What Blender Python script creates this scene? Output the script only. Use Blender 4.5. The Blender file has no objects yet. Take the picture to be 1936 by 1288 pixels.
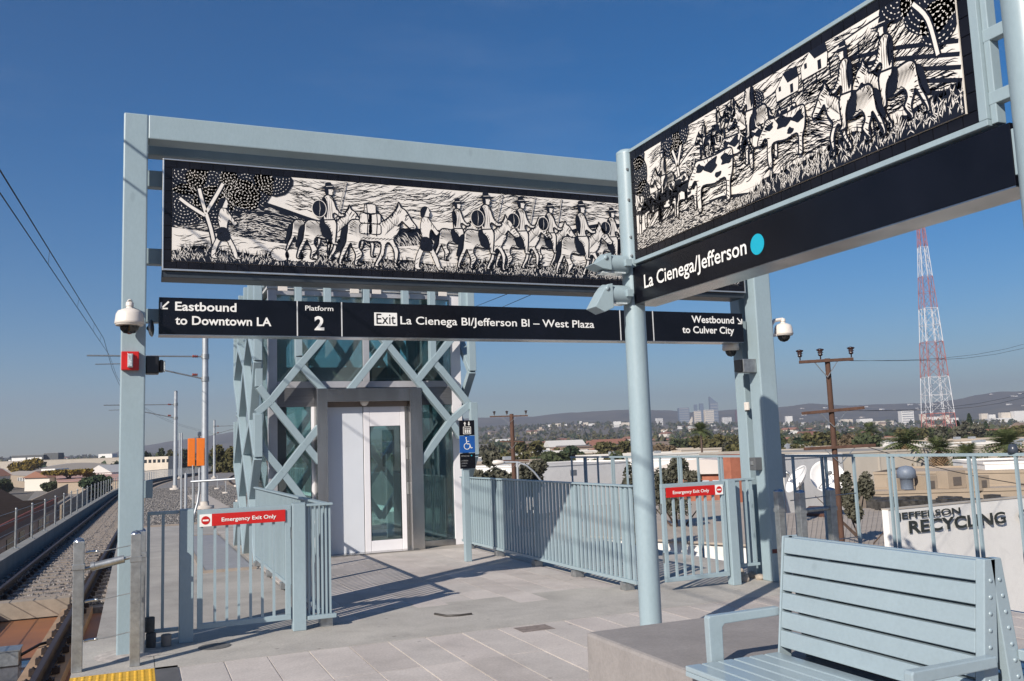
import bpy, math, random, bmesh
from mathutils import Vector, Matrix, noise
sc = bpy.context.scene
COL = sc.collection
# ------------------------------------------------------------------ camera
F_PX, YAW, PITCH, ROLL = 1698.67, 0.398259, 0.117005, -0.0362473
EYE = Vector((0, 0, 1.55))
_f = Vector((math.sin(YAW)*math.cos(PITCH), math.cos(YAW)*math.cos(PITCH), math.sin(PITCH)))
_r = Vector((math.cos(YAW), -math.sin(YAW), 0)); _u = _r.cross(_f)
CR = math.cos(ROLL)*_r + math.sin(ROLL)*_u
CU = -math.sin(ROLL)*_r + math.cos(ROLL)*_u
cam = bpy.data.cameras.new('camera'); camo = bpy.data.objects.new('camera', cam); COL.objects.link(camo)
cam.sensor_width = 36; cam.lens = F_PX/1936*36; cam.clip_start = .05; cam.clip_end = 40000
m = Matrix((CR, CU, -_f)).transposed().to_4x4(); m.translation = EYE
camo.matrix_world = m; sc.camera = camo
cam.dof.use_dof = False
# ------------------------------------------------------------------ light
SUN_AZ = math.radians(35); SUN_EL = math.radians(29.5)     # light travels towards +X+Y
to_sun = Vector((-math.cos(SUN_AZ)*math.cos(SUN_EL), -math.sin(SUN_AZ)*math.cos(SUN_EL), math.sin(SUN_EL)))
world = bpy.data.worlds.new('World'); sc.world = world; world.use_nodes = True
wn = world.node_tree.nodes; wl = world.node_tree.links
sky = wn.new('ShaderNodeTexSky'); sky.sky_type = 'NISHITA'; sky.sun_disc = False
sky.sun_elevation = SUN_EL; sky.sun_rotation = math.atan2(to_sun.x, to_sun.y)
sky.altitude = 600; sky.air_density = 1.0; sky.dust_density = 0.5; sky.ozone_density = 4.0
hs_ = wn.new('ShaderNodeHueSaturation'); hs_.inputs['Saturation'].default_value = 1.42; hs_.inputs['Hue'].default_value = .502; wl.new(sky.outputs[0], hs_.inputs['Color'])
wt = wn.new('ShaderNodeTexCoord'); wm_ = wn.new('ShaderNodeMapping'); wm_.inputs['Scale'].default_value = (1.2, 3.4, 7); wm_.inputs['Rotation'].default_value = (.2, .25, .6); wl.new(wt.outputs['Generated'], wm_.inputs[0])
wz = wn.new('ShaderNodeTexNoise'); wz.inputs['Scale'].default_value = 1.6; wz.inputs['Detail'].default_value = 9; wz.inputs['Roughness'].default_value = .62; wl.new(wm_.outputs[0], wz.inputs[0])
wr = wn.new('ShaderNodeMapRange'); wr.inputs[1].default_value = .52; wr.inputs[2].default_value = .80; wr.inputs[3].default_value = 0; wr.inputs[4].default_value = .07; wl.new(wz.outputs[0], wr.inputs[0])
wx = wn.new('ShaderNodeMix'); wx.data_type = 'RGBA'; wl.new(wr.outputs[0], wx.inputs['Factor']); wl.new(hs_.outputs[0], wx.inputs['A']); wx.inputs['B'].default_value = (6.5, 7.2, 8.2, 1)
bg = wn['Background']; wl.new(wx.outputs['Result'], bg.inputs[0]); bg.inputs[1].default_value = 0.070
sl = bpy.data.lights.new('sun', 'SUN'); sl.energy = 4.9; sl.angle = math.radians(.5); sl.color = (1, .93, .83)
so = bpy.data.objects.new('sun', sl); COL.objects.link(so); so.rotation_euler = to_sun.to_track_quat('Z', 'Y').to_euler()
sc.view_settings.view_transform = 'Standard'; sc.view_settings.look = 'None'
sc.view_settings.exposure = 0.43; sc.view_settings.gamma = 1; sc.view_settings.use_curve_mapping = False
sc.render.engine = 'CYCLES'
sc.cycles.volume_bounces = 0; sc.cycles.max_bounces = 10; sc.cycles.transparent_max_bounces = 24
# ------------------------------------------------------------------ survey helpers: pixel of the photo -> point on a known plane
def ray(x, y): return (CR*(x-968) - CU*(y-644) + _f*F_PX)/F_PX
def G(x, y, z=0):
    d = ray(x, y); return EYE + d*((z-EYE.z)/d.z)
def PY(x, y, Y):
    d = ray(x, y); return EYE + d*(Y/d.y)
def PX(x, y, X):
    d = ray(x, y); return EYE + d*(X/d.x)
def PD(x, y, D): return EYE + ray(x, y)*D
# ------------------------------------------------------------------ materials
MATS = {}
def mat(name, col, rough=.6, metal=0, vary=.12, scale=6, bump=0, bscale=40, col2=None, stretch=None, spec=.5, coat=0, thresh=None, detail=6, dirt=0, pos=False):
    if name in MATS: return MATS[name]
    M = bpy.data.materials.new(name); M.use_nodes = True; n = M.node_tree.nodes; l = M.node_tree.links
    b = n['Principled BSDF']; b.inputs['Roughness'].default_value = rough; b.inputs['Metallic'].default_value = metal
    b.inputs['Specular IOR Level'].default_value = spec
    if coat: b.inputs['Coat Weight'].default_value = coat; b.inputs['Coat Roughness'].default_value = .15
    tc = n.new('ShaderNodeTexCoord'); mp = n.new('ShaderNodeMapping'); ge = n.new('ShaderNodeNewGeometry'); l.new(ge.outputs['Position'] if pos else tc.outputs['Object'], mp.inputs[0])
    if stretch: mp.inputs['Scale'].default_value = stretch
    nt = n.new('ShaderNodeTexNoise'); nt.inputs['Scale'].default_value = scale; nt.inputs['Detail'].default_value = detail; nt.inputs['Roughness'].default_value = .6
    l.new(mp.outputs[0], nt.inputs[0])
    cr = n.new('ShaderNodeValToRGB'); l.new(nt.outputs[0], cr.inputs[0])
    c2 = col2 or tuple(min(1, c*(1+vary)) for c in col); c1 = col if col2 else tuple(c*(1-vary) for c in col)
    cr.color_ramp.elements[0].color = (*c1, 1); cr.color_ramp.elements[1].color = (*c2, 1)
    a, z = thresh or (.3, .7)
    cr.color_ramp.elements[0].position = a; cr.color_ramp.elements[1].position = z
    if dirt:
        n1 = n.new('ShaderNodeTexNoise'); n1.inputs['Scale'].default_value = 1.3; n1.inputs['Detail'].default_value = 10; n1.inputs['Roughness'].default_value = .7; n1.inputs['Distortion'].default_value = .6; l.new(mp.outputs[0], n1.inputs[0])
        r1 = n.new('ShaderNodeMapRange'); r1.inputs[1].default_value = .46; r1.inputs[2].default_value = .72; r1.inputs[3].default_value = 1; r1.inputs[4].default_value = 1-dirt; l.new(n1.outputs[0], r1.inputs[0])
        v1 = n.new('ShaderNodeTexVoronoi'); v1.inputs['Scale'].default_value = 3.1; l.new(mp.outputs[0], v1.inputs[0])
        r2 = n.new('ShaderNodeMapRange'); r2.inputs[1].default_value = .035; r2.inputs[2].default_value = .075; r2.inputs[3].default_value = 1-dirt*1.6; r2.inputs[4].default_value = 1; l.new(v1.outputs['Distance'], r2.inputs[0])
        n3 = n.new('ShaderNodeTexNoise'); n3.inputs['Scale'].default_value = 55; n3.inputs['Detail'].default_value = 3; l.new(mp.outputs[0], n3.inputs[0])
        r3 = n.new('ShaderNodeMapRange'); r3.inputs[1].default_value = .3; r3.inputs[2].default_value = .7; r3.inputs[3].default_value = 1-dirt*.5; r3.inputs[4].default_value = 1+dirt*.4; l.new(n3.outputs[0], r3.inputs[0])
        m1 = n.new('ShaderNodeMath'); m1.operation = 'MULTIPLY'; l.new(r1.outputs[0], m1.inputs[0]); l.new(r2.outputs[0], m1.inputs[1])
        m3 = n.new('ShaderNodeMath'); m3.operation = 'MULTIPLY'; l.new(m1.outputs[0], m3.inputs[0]); l.new(r3.outputs[0], m3.inputs[1])
        vm = n.new('ShaderNodeVectorMath'); vm.operation = 'SCALE'; l.new(cr.outputs[0], vm.inputs[0]); l.new(m3.outputs[0], vm.inputs['Scale']); l.new(vm.outputs[0], b.inputs['Base Color'])
    else: l.new(cr.outputs[0], b.inputs['Base Color'])
    if bump:
        nb = n.new('ShaderNodeTexNoise'); nb.inputs['Scale'].default_value = bscale; nb.inputs['Detail'].default_value = 4
        l.new(mp.outputs[0], nb.inputs[0])
        bp = n.new('ShaderNodeBump'); bp.inputs['Strength'].default_value = bump; bp.inputs['Distance'].default_value = .01
        l.new(nb.outputs[0], bp.inputs['Height']); l.new(bp.outputs[0], b.inputs['Normal'])
    MATS[name] = M; return M
def glass(name, tint, refl=.12, rough=.02, dust=.05):
    if name in MATS: return MATS[name]
    M = bpy.data.materials.new(name); M.use_nodes = True; n = M.node_tree.nodes; l = M.node_tree.links
    n.remove(n['Principled BSDF']); out = n['Material Output']
    t = n.new('ShaderNodeBsdfTransparent'); t.inputs[0].default_value = (*tint, 1)
    g = n.new('ShaderNodeBsdfGlossy'); g.inputs['Roughness'].default_value = rough; g.inputs[0].default_value = (.9, 1, 1, 1)
    fr = n.new('ShaderNodeFresnel'); fr.inputs[0].default_value = 1.52
    tc = n.new('ShaderNodeTexCoord'); nt = n.new('ShaderNodeTexNoise'); nt.inputs['Scale'].default_value = 1.7; l.new(tc.outputs['Object'], nt.inputs[0])
    mr = n.new('ShaderNodeMapRange'); mr.inputs[3].default_value = refl*.6; mr.inputs[4].default_value = refl*1.4; l.new(nt.outputs[0], mr.inputs[0])
    ad = n.new('ShaderNodeMath'); ad.operation = 'ADD'; l.new(fr.outputs[0], ad.inputs[0]); l.new(mr.outputs[0], ad.inputs[1])
    mx = n.new('ShaderNodeMixShader'); l.new(ad.outputs[0], mx.inputs[0]); l.new(t.outputs[0], mx.inputs[1]); l.new(g.outputs[0], mx.inputs[2])
    df = n.new('ShaderNodeBsdfDiffuse'); df.inputs[0].default_value = (.42, .50, .50, 1); m2 = n.new('ShaderNodeMixShader'); m2.inputs[0].default_value = dust; l.new(mx.outputs[0], m2.inputs[1]); l.new(df.outputs[0], m2.inputs[2]); l.new(m2.outputs[0], out.inputs[0]); MATS[name] = M; return M
def foliage(name, c1, c2, scale=.5):
    M = mat(name, c1, .75, 0, col2=c2, scale=scale, thresh=(.35, .65), spec=.25); return M
PAINT = mat('pale_blue_steel_paint', (.29, .37, .405), .38, 0, vary=.05, scale=2.5, spec=.5, bump=.05, bscale=18, dirt=.07, pos=True, stretch=(1, 1, .45))
PAINT2 = mat('pale_blue_bench_paint', (.295, .365, .40), .3, 0, vary=.04, scale=3, spec=.5, coat=.3, dirt=.07, pos=True, bump=.03)
NAVY = mat('dark_navy_enamel', (.005, .0055, .009), .22, vary=.3, scale=3, spec=.28)
SEAM = mat('white_vinyl_line', (.6, .6, .6), .5)
WHITE = mat('white_lettering', (.82, .80, .76), .5, vary=.03)
CREAM = mat('cream_glazed_tile', (.76, .71, .65), .35, vary=.05, scale=2)
INK = mat('black_glaze', (.008, .008, .012), .3, vary=.2, scale=5)
BTILE = mat('black_border_tile', (.008, .008, .011), .3, vary=.5, scale=4, spec=.25)
GROUT = mat('brown_tile_grout', (.06, .045, .04), .8)
SILVER = mat('silver_trim', (.6, .6, .58), .3, .8, vary=.06)
STAIN = mat('brushed_stainless_steel', (.46, .45, .44), .27, 1, vary=.25, scale=1.2, stretch=(3, 3, .5), bump=.03)
STAIND = mat('dull_stainless_panel', (.20, .20, .21), .4, .7, vary=.15, scale=3, stretch=(1, 1, 8))
MULL = mat('grey_aluminium_mullion', (.42, .42, .45), .45, .3, vary=.07)
ALUW = mat('white_aluminium_frame', (.72, .70, .72), .45, vary=.03)
DOORW = mat('white_door_sheet', (.62, .64, .68), .42, vary=.04, scale=1.5)
GLASS = glass('teal_glass', (.78, .93, .91), .07)
GLASSM = glass('pale_mesh_glass', (.76, .90, .88), .10, .10, .16)
CONC = mat('platform_concrete', (.43, .40, .36), .85, vary=.2, scale=1.3, bump=.25, bscale=60, detail=10, dirt=.26, pos=True)
CONCD = mat('block_concrete', (.27, .247, .235), .8, vary=.12, scale=2.5, bump=.2, bscale=90, detail=10, dirt=.16, pos=True)
PAVE = [mat('paver_%s' % w, c, .85, vary=.09, scale=2.3, bump=.2, bscale=80, detail=9, dirt=.22, pos=True) for w, c in
        (('rose', (.51, .455, .42)), ('grey', (.49, .445, .41)), ('pale', (.54, .485, .445)), ('dun', (.47, .42, .385)))]
JOINT = mat('pale_joint', (.62, .59, .55), .9, vary=.2, scale=20)
DARKST = mat('dark_paver_strip', (.10, .10, .105), .8, vary=.15)
YELL = mat('yellow_tactile', (.62, .36, .03), .6, vary=.12, scale=9)
GALV = mat('galvanised_steel', (.36, .37, .37), .42, .75, vary=.25, scale=18, bump=.05)
GALVL = mat('light_galvanised_steel', (.45, .47, .49), .45, .5, vary=.12, scale=5)
BLUECAP = mat('polished_cap', (.42, .45, .50), .22, .9)
RED = mat('signal_red', (.52, .012, .010), .38, vary=.06)
ORANGE = mat('signal_orange', (.80, .19, .02), .45, vary=.05)
BLACKP = mat('black_plastic', (.012, .012, .014), .35)
OFFW = mat('off_white_plastic', (.68, .62, .56), .4, vary=.04)
SMOKE = mat('smoked_dome', (.010, .010, .010), .06, spec=.8)
LENS = mat('clear_lens', (.45, .50, .52), .12, vary=.5, scale=60)
RAILM = mat('rusty_rail', (.032, .019, .015), .6, .3, vary=.4, scale=8, bump=.2)
RAILT = mat('rubbed_rail_head', (.05, .033, .027), .5, .3, vary=.2, scale=8)
RUST = mat('rust_stained_concrete', (.30, .12, .045), .6, col2=(.19, .085, .045), scale=1.1, bump=.2, detail=9)
TIEC = mat('concrete_tie', (.28, .235, .20), .85, vary=.18, scale=5, bump=.2)
BAL = mat('ballast_stone', (.20, .185, .175), .9, vary=.5, scale=14, bump=.8, bscale=25)
BALS = [mat('ballast_%s' % w, c, .9, vary=.3, scale=9) for w, c in (('mid', (.16, .15, .145)), ('light', (.27, .245, .225)), ('dark', (.09, .085, .083)))]
BROWNB = mat('dark_felt_roof', (.035, .025, .02), 1, vary=.25, scale=.6, spec=.05)
TAN = mat('tan_stucco', (.34, .27, .20), .9, vary=.08, scale=.8)
TAND = mat('brown_stucco', (.36, .28, .24), .9, vary=.1)  # brown-taupe wall colour, varied only by noise
MAROON = mat('maroon_trim', (.17, .035, .02), .7)
CREAMW = mat('cream_painted_wall', (.66, .57, .46), .85, vary=.06, scale=.25)
WHITEW = mat('white_painted_wall', (.78, .755, .72), .85, vary=.05, scale=.3, dirt=.10, pos=True)
GREYW = mat('weathered_grey_wall', (.42, .375, .32), .9, vary=.14, scale=.22, stretch=(1, 1, .4))
GREYR = mat('grey_sheet_roof', (.38, .325, .27), .7, vary=.12, scale=.4, stretch=(1, 4, 1))
PINK = mat('faded_pink_roof', (.44, .26, .21), .85, vary=.1, scale=.4)
BRICK = mat('red_brick_far', (.34, .12, .07), .9, vary=.2, scale=1.2)
LOUV = mat('dark_louvre', (.12, .10, .085), .8)
DKWIN = mat('dark_window', (.02, .024, .028), .15, spec=.7)
SIGNBLK = mat('black_sign_paint', (.025, .03, .028), .8, vary=.4, scale=3)
WOODP = mat('reddish_wood_pole', (.095, .048, .032), .85, vary=.35, scale=6, stretch=(1, 1, .15), bump=.3)
CERAM = mat('brown_ceramic', (.03, .014, .012), .25)
WIRE = mat('black_wire', (.02, .02, .022), .6)
TWHITE = mat('white_tower_paint', (.58, .58, .60), .6)
TRED = mat('red_tower_paint', (.36, .13, .12), .6)
ROCKM = mat('pale_rock', (.38, .32, .26), .9, vary=.25, scale=12, bump=.4)
TRUNK = mat('brown_bark', (.09, .06, .045), .9, vary=.3)
FOL = [foliage('green_leaves', (.032, .045, .020), (.075, .085, .038)), foliage('olive_leaves', (.06, .06, .022), (.115, .10, .04)),
       foliage('dark_green_leaves', (.018, .034, .016), (.045, .065, .028)), foliage('golden_leaves', (.13, .09, .015), (.24, .17, .03)),
       foliage('grey_green_leaves', (.06, .062, .042), (.115, .108, .078)), foliage('dry_brown_leaves', (.12, .09, .055), (.17, .125, .08))]
HAZM = None
# ------------------------------------------------------------------ mesh builder
class MB:
    def __init__(s): s.v = []; s.f = []; s.mi = []; s.sm = []
    def add(s, vs, fs, mi=0, smooth=False):
        o = len(s.v); s.v += [tuple(v) for v in vs]; s.f += [tuple(i+o for i in f) for f in fs]
        s.mi += [mi]*len(fs); s.sm += [smooth]*len(fs); return s
    def box(s, x0, x1, y0, y1, z0, z1, mi=0):
        return s.add([(x0,y0,z0),(x1,y0,z0),(x1,y1,z0),(x0,y1,z0),(x0,y0,z1),(x1,y0,z1),(x1,y1,z1),(x0,y1,z1)],
              [(0,3,2,1),(4,5,6,7),(0,1,5,4),(1,2,6,5),(2,3,7,6),(3,0,4,7)], mi)
    def beam(s, a, b, w, d, up=(0,0,1), mi=0):      # w along side axis, d along 'up' axis
        a = Vector(a); b = Vector(b); t = (b-a).normalized(); u = Vector(up); u = (u - t*u.dot(t)).normalized(); r = t.cross(u)
        vs = [p + r*(w/2*i) + u*(d/2*j) for p in (a, b) for i, j in ((-1,-1),(1,-1),(1,1),(-1,1))]
        return s.add(vs, [(0,3,2,1),(4,5,6,7),(0,1,5,4),(1,2,6,5),(2,3,7,6),(3,0,4,7)][::1], mi)
    def tube(s, a, b, r, n=12, r2=None, mi=0, cap=True):
        a = Vector(a); b = Vector(b); t = (b-a).normalized(); u = t.orthogonal().normalized(); w = t.cross(u); r2 = r if r2 is None else r2
        vs = [p + (u*math.cos(k*2*math.pi/n) + w*math.sin(k*2*math.pi/n))*q for p, q in ((a, r), (b, r2)) for k in range(n)]
        s.add(vs, [(k, (k+1) % n, n+(k+1) % n, n+k) for k in range(n)], mi, True)
        if cap: s.add([vs[k] for k in range(2*n)], [tuple(range(n))[::-1], tuple(range(n, 2*n))], mi)
        return s
    def path(s, pts, r, n=8, mi=0):
        pts = [Vector(p) for p in pts]; rings = []
        for i, p in enumerate(pts):
            t = (pts[min(i+1, len(pts)-1)] - pts[max(i-1, 0)]).normalized()
            ref = Vector((0,0,1)) if abs(t.z) < .9 else Vector((1,0,0))
            u = (ref - t*ref.dot(t)).normalized(); w = t.cross(u)
            rings.append([p + (u*math.cos(k*2*math.pi/n) + w*math.sin(k*2*math.pi/n))*r for k in range(n)])
        vs = [v for rg in rings for v in rg]
        return s.add(vs, [(i*n+k, i*n+(k+1) % n, (i+1)*n+(k+1) % n, (i+1)*n+k) for i in range(len(pts)-1) for k in range(n)], mi, True)
    def lathe(s, c, prof, n=20, mi=0, axis=None, smooth=True):
        c = Vector(c); ax = Vector(axis or (0,0,1)).normalized(); u = ax.orthogonal().normalized(); w = ax.cross(u)
        vs = [c + ax*h + (u*math.cos(k*2*math.pi/n) + w*math.sin(k*2*math.pi/n))*max(r, .0005) for r, h in prof for k in range(n)]
        return s.add(vs, [(i*n+k, i*n+(k+1) % n, (i+1)*n+(k+1) % n, (i+1)*n+k) for i in range(len(prof)-1) for k in range(n)], mi, smooth)
    def prism(s, poly, ext, mi=0):                   # poly: 3D points, ext: vector
        n = len(poly); ext = Vector(ext); P = [Vector(p) for p in poly]
        return s.add(P + [p+ext for p in P], [tuple(range(n))[::-1], tuple(range(n, 2*n))] + [(k, (k+1) % n, n+(k+1) % n, n+k) for k in range(n)], mi)
    def quad(s, *p, mi=0): return s.add(p, [tuple(range(len(p)))], mi)
    def mesh(s, name, mats, off=(0,0,0)):
        me = bpy.data.meshes.new(name); ox, oy, oz = off
        me.from_pydata([(x-ox, y-oy, z-oz) for x, y, z in s.v], [], s.f)
        for M in (mats if isinstance(mats, (list, tuple)) else [mats]): me.materials.append(M)
        me.polygons.foreach_set('material_index', s.mi); me.polygons.foreach_set('use_smooth', s.sm)
        me.update(); return me
    def build(s, name, mats, parent=None, bevel=0, world=True):
        off = origin(parent) if (parent and world) else (0,0,0)
        o = bpy.data.objects.new(name, s.mesh(name, mats, off)); COL.objects.link(o)
        if parent: o.parent = parent
        if bevel:
            b = o.modifiers.new('bevel', 'BEVEL'); b.width = bevel; b.segments = 2; b.limit_method = 'ANGLE'; b.angle_limit = math.radians(40)
        return o
def origin(o):
    v = Vector((0,0,0))
    while o: v = v + o.location; o = o.parent
    return v
def tag(o, label=None, cat=None, group=None, kind=None):
    if label: o['label'] = label
    if cat: o['category'] = cat
    if group: o['group'] = group
    if kind: o['kind'] = kind
    return o
def empty(name, loc, label, cat, group=None):
    o = bpy.data.objects.new(name, None); COL.objects.link(o); o.location = loc; o.empty_display_size = .1
    return tag(o, label, cat, group)
def link(name, mesh, parent=None, loc=(0,0,0), rz=0):
    o = bpy.data.objects.new(name, mesh); COL.objects.link(o); o.parent = parent; o.location = loc
    if rz: o.rotation_euler = (0,0,rz)
    return o
def copy_tree(o, parent=None):
    c = o.copy(); COL.objects.link(c); c.parent = parent
    for ch in o.children: copy_tree(ch, c)
    return c
def box(x0,x1,y0,y1,z0,z1): return MB().box(x0,x1,y0,y1,z0,z1)
_tc = {}
def text(s, parent, M, o, ux, uz, width, cap, name='lettering', bold=.02, proud=.003, ext=.001):
    """text whose lower-left corner is o, running along ux for width, capitals cap high along uz"""
    cu = bpy.data.curves.new('t', 'FONT'); cu.body = s; cu.size = 1; cu.offset = bold; cu.resolution_u = 3; cu.extrude = 0
    ob = bpy.data.objects.new('t', cu); COL.objects.link(ob); bpy.context.view_layer.update()
    me = bpy.data.meshes.new_from_object(ob.evaluated_get(bpy.context.evaluated_depsgraph_get()))
    bpy.data.objects.remove(ob); bpy.data.curves.remove(cu)
    xs = [v.co.x for v in me.vertices]; x0, x1 = min(xs), max(xs); capn = .729
    ux = Vector(ux).normalized(); uz = Vector(uz).normalized(); n = ux.cross(uz)
    off = origin(parent); o = Vector(o)
    for v in me.vertices:
        v.co = o + ux*((v.co.x-x0)/(x1-x0)*width) + uz*(v.co.y/capn*cap) + n*proud - off
    me.materials.clear(); me.materials.append(M); me.name = name
    ob = bpy.data.objects.new(name, me); COL.objects.link(ob); ob.parent = parent; return ob
# ================================================================== PATH OF THE LINE
GZ = -8.0                                   # street level
def shift(Y): return .0186*Y + (max(0, Y-70)**2)/1500
def fall(Y): return -.006*max(0, Y-12)
def strip(mb, x0, x1, z0, z1, Y0, Y1, step=6, mi=0, fz=True, close=True):
    """solid following the line, x measured from the line, z0..z1 thickness"""
    n = max(1, int((Y1-Y0)/step)); vs = []; fs = []
    for i in range(n+1):
        Y = Y0 + (Y1-Y0)*i/n; s = shift(Y); f = fall(Y) if fz else 0
        vs += [(x0+s, Y, z0+f), (x1+s, Y, z0+f), (x1+s, Y, z1+f), (x0+s, Y, z1+f)]
    for i in range(n):
        a = i*4; b = a+4
        fs += [(a, a+1, b+1, b), (a+1, a+2, b+2, b+1), (a+2, a+3, b+3, b+2), (a+3, a, b, b+3)]
    fs += [(3, 2, 1, 0), (4*n, 4*n+1, 4*n+2, 4*n+3)]
    mb.add(vs, fs, mi); return mb
RZ = -.68                                   # rail head near the platform
XR = -1.16; XL = -2.66                      # rails, in line coordinates
# ================================================================== TERRAIN
def prof(az, tab):
    for (a, b), (c, d) in zip(tab, tab[1:]):
        if a <= az <= c: t = (az-a)/(c-a); t = t*t*(3-2*t)*.5 + t*.5; return b + (d-b)*t
    return tab[0][1] if az < tab[0][0] else tab[-1][1]
def azel(x, y):
    d = ray(x, y); return math.degrees(math.atan2(d.x, d.y)), math.degrees(math.atan2(d.z, math.hypot(d.x, d.y)))
RIDGE = [(-60, 0.2)] + [azel(*p) for p in ((0, 866), (190, 862), (275, 843), (330, 834), (400, 824), (455, 815), (520, 815), (700, 812), (895, 792), (960, 790), (1010, 789), (1060, 783), (1130, 779), (1200, 776), (1260, 777), (1310, 781), (1400, 775), (1480, 771), (1530, 764), (1600, 768), (1680, 765), (1750, 763), (1800, 758), (1850, 748), (1890, 742), (1936, 741))] + [(62, 2.6), (75, 2.2)]
RISE = [(-60, -.05)] + [azel(*p) for p in ((0, 872), (250, 866), (430, 862), (600, 850), (890, 815), (1100, 806), (1250, 806), (1450, 806), (1700, 802), (1936, 800))] + [(75, .6)]
def sm(a, b, x):
    t = min(1, max(0, (x-a)/(b-a))); return t*t*(3-2*t)
RF = 7200
def terr(x, y):
    r = math.hypot(x, y); az = math.degrees(math.atan2(x, y))
    rise = max(0, math.tan(math.radians(prof(az, RISE)))*4200 + 9.5)
    rid = math.tan(math.radians(prof(az, RIDGE)))*RF + 9.5
    z = GZ + rise*sm(700, 4200, r)
    if r > 4200:
        k = sm(4300, RF, r)
        z = z*(1-k) + (GZ+rid)*k
        n = noise.fractal(Vector((x/900, y/900, 3)), .9, 2.1, 5)
        z += n*rid*.16*sm(4300, 5600, r)*(1-sm(5900, 6900, r)) + n*.0
        z += noise.fractal(Vector((x/160, y/160, 1)), .9, 2.1, 4)*4*sm(5000, RF, r)
    return z
def build_terrain():
    vs = []; fs = []; azs = [-60+135*i/420 for i in range(421)]
    rs = [0, 60, 150, 300, 500, 700]+[900+ i*220 for i in range(16)]+[4500+i*150 for i in range(24)]
    rs += [8100, 8500]
    for r in rs:
        for a in azs:
            a = math.radians(a); x, y = r*math.sin(a), r*math.cos(a)
            z = terr(x, y) if r <= 8000 else GZ-.2
            vs.append((x, y, z))
    n = len(azs)
    for i in range(len(rs)-1):
        for k in range(n-1): fs.append((i*n+k, i*n+k+1, (i+1)*n+k+1, (i+1)*n+k))
    M = mat('dry_city_ground', (.10, .085, .065), .95, col2=(.16, .14, .12), scale=.02, detail=10)
    mb = MB(); mb.add(vs, fs, 0, True)
    H = mat('scrub_hillside', (.022, .030, .016), .95, col2=(.12, .10, .06), scale=.005, detail=12)
    me = mb.mesh('hills', [M, H])
    for p in me.polygons:
        if math.hypot(p.center.x, p.center.y) > 4300: p.material_index = 1
    o = bpy.data.objects.new('hills', me); COL.objects.link(o); tag(o, kind='structure')
    g = MB().box(-8850, 8850, -8850, 8850, GZ-2.0, GZ-.25).build('ground', M); tag(g, kind='structure')
build_terrain()
# haze
def build_haze():
    o = MB().box(-8900, 8900, -8900, 8900, GZ-3.2, 520).build('haze', [])
    M = bpy.data.materials.new('haze_air'); M.use_nodes = True; n = M.node_tree.nodes; n.remove(n['Principled BSDF'])
    v = n.new('ShaderNodeVolumePrincipled'); v.inputs['Density'].default_value = 1.6e-4; v.inputs['Color'].default_value = (.72, .73, .84, 1)
    v.inputs['Anisotropy'].default_value = .2
    M.node_tree.links.new(v.outputs[0], n['Material Output'].inputs['Volume']); o.data.materials.append(M)
    tag(o, kind='stuff')
build_haze()
# ================================================================== VIADUCT DECK AND TRACKS
YC0, YC1 = 22.8, 230
d = MB(); strip(d, -3.35, 9.0, -2.4, -1.02, -12, YC1); tag(d.build('viaduct_deck', CONC), kind='structure')
# platform slab
plat = MB(); plat.box(-.42, 6.95, -8, 9.12, -.9, -.03); plat.box(-.30, 6.95, 9.12, YC0, -.9, -.034)
PL = plat.build('platform', CONC); tag(PL, kind='structure')
# cast concrete areas, each a slab piece a few mm proud
c = MB(); c.box(.155, 6.95, 7.42, 8.93, -.03, 0); c.box(-.419, .15, 7.49, 8.93, -.03, .0)
tag(c.build('concrete_band', CONC, PL), kind=None)
c = MB(); c.box(-.299, 1.6, 8.94, 22.7, -.034, -.004); c.build('concrete_walkway', mat('smooth_concrete', (.35, .325, .295), .85, vary=.2, scale=1.0, detail=9, bump=.15, dirt=.2, pos=True), PL)
c = MB(); c.box(.9, 1.52, 13.15, 19.1, -.004, .02); c.build('raised_pad', mat('bluish_pad_concrete', (.24, .245, .265), .85, vary=.08), PL)
c = MB(); c.box(.84, 1.56, 13.07, 13.14, -.004, .03); c.box(.84, .895, 13.14, 19.2, -.004, .028); c.box(.9, 1.56, 19.11, 19.2, -.004, .029); c.build('pad_kerb', TIEC, PL)
c = MB(); c.box(1.605, 6.95, 13.62, 22.7, -.034, -.002); c.build('lift_apron', mat('apron_concrete', (.40, .36, .32), .85, vary=.15, scale=1.6, bump=.1, dirt=.2, pos=True), PL)
c = MB(); c.box(.31, 6.95, -8, 7.415, -.03, -.008); c.build('joint_bed', JOINT, PL)
c = MB(); c.box(1.62, 4.9, 8.94, 13.61, -.03, -.008); c.build('joint_bed', mat('grey_joint', (.33, .30, .275), .9), PL)
c = MB(); c.box(4.905, 6.95, 8.94, 13.61, -.034, -.004); c.build('concrete_margin', CONC, PL)
rng = random.Random(4)
def pavers(x0, x1, y1, y0, w, l, gap, off=.5, gy=.004):
    ms = []
    for M in PAVE: ms.append(MB().box(0, w-gap, 0, l-gy, -.02, 0).mesh('paver', M))
    i = 0; x = x0
    while x + w*.4 < x1:
        y = y1 + (l*off if i % 2 else 0)
        while y > y0:
            ya = max(y-l, y0-l); yb = min(y, y1)
            if yb - ya > l-.01 and x+w < x1+.02: link('paver', rng.choice(ms), PL, (x+gap/2, ya+gy/2, rng.uniform(-.0012, .0012)))
            else:
                xe = min(x+w, x1)
                if yb-ya > .03 and xe-x > .03: MB().box(x+gap/2, xe-gap/2, ya+gy/2, yb-gy/2, -.02, rng.uniform(-.001, .001)).build('paver', rng.choice(PAVE), PL)
            y -= l
        x += w; i += 1
pavers(.32, 6.9, 7.41, 3.6, .32, .96, .012, .0)
pavers(1.63, 4.89, 13.60, 8.96, .32, .64, .004)
c = MB(); c.box(.15, .312, -8, 7.48, -.03, 0); c.build('dark_paving_strip', DARKST, PL)
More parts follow.
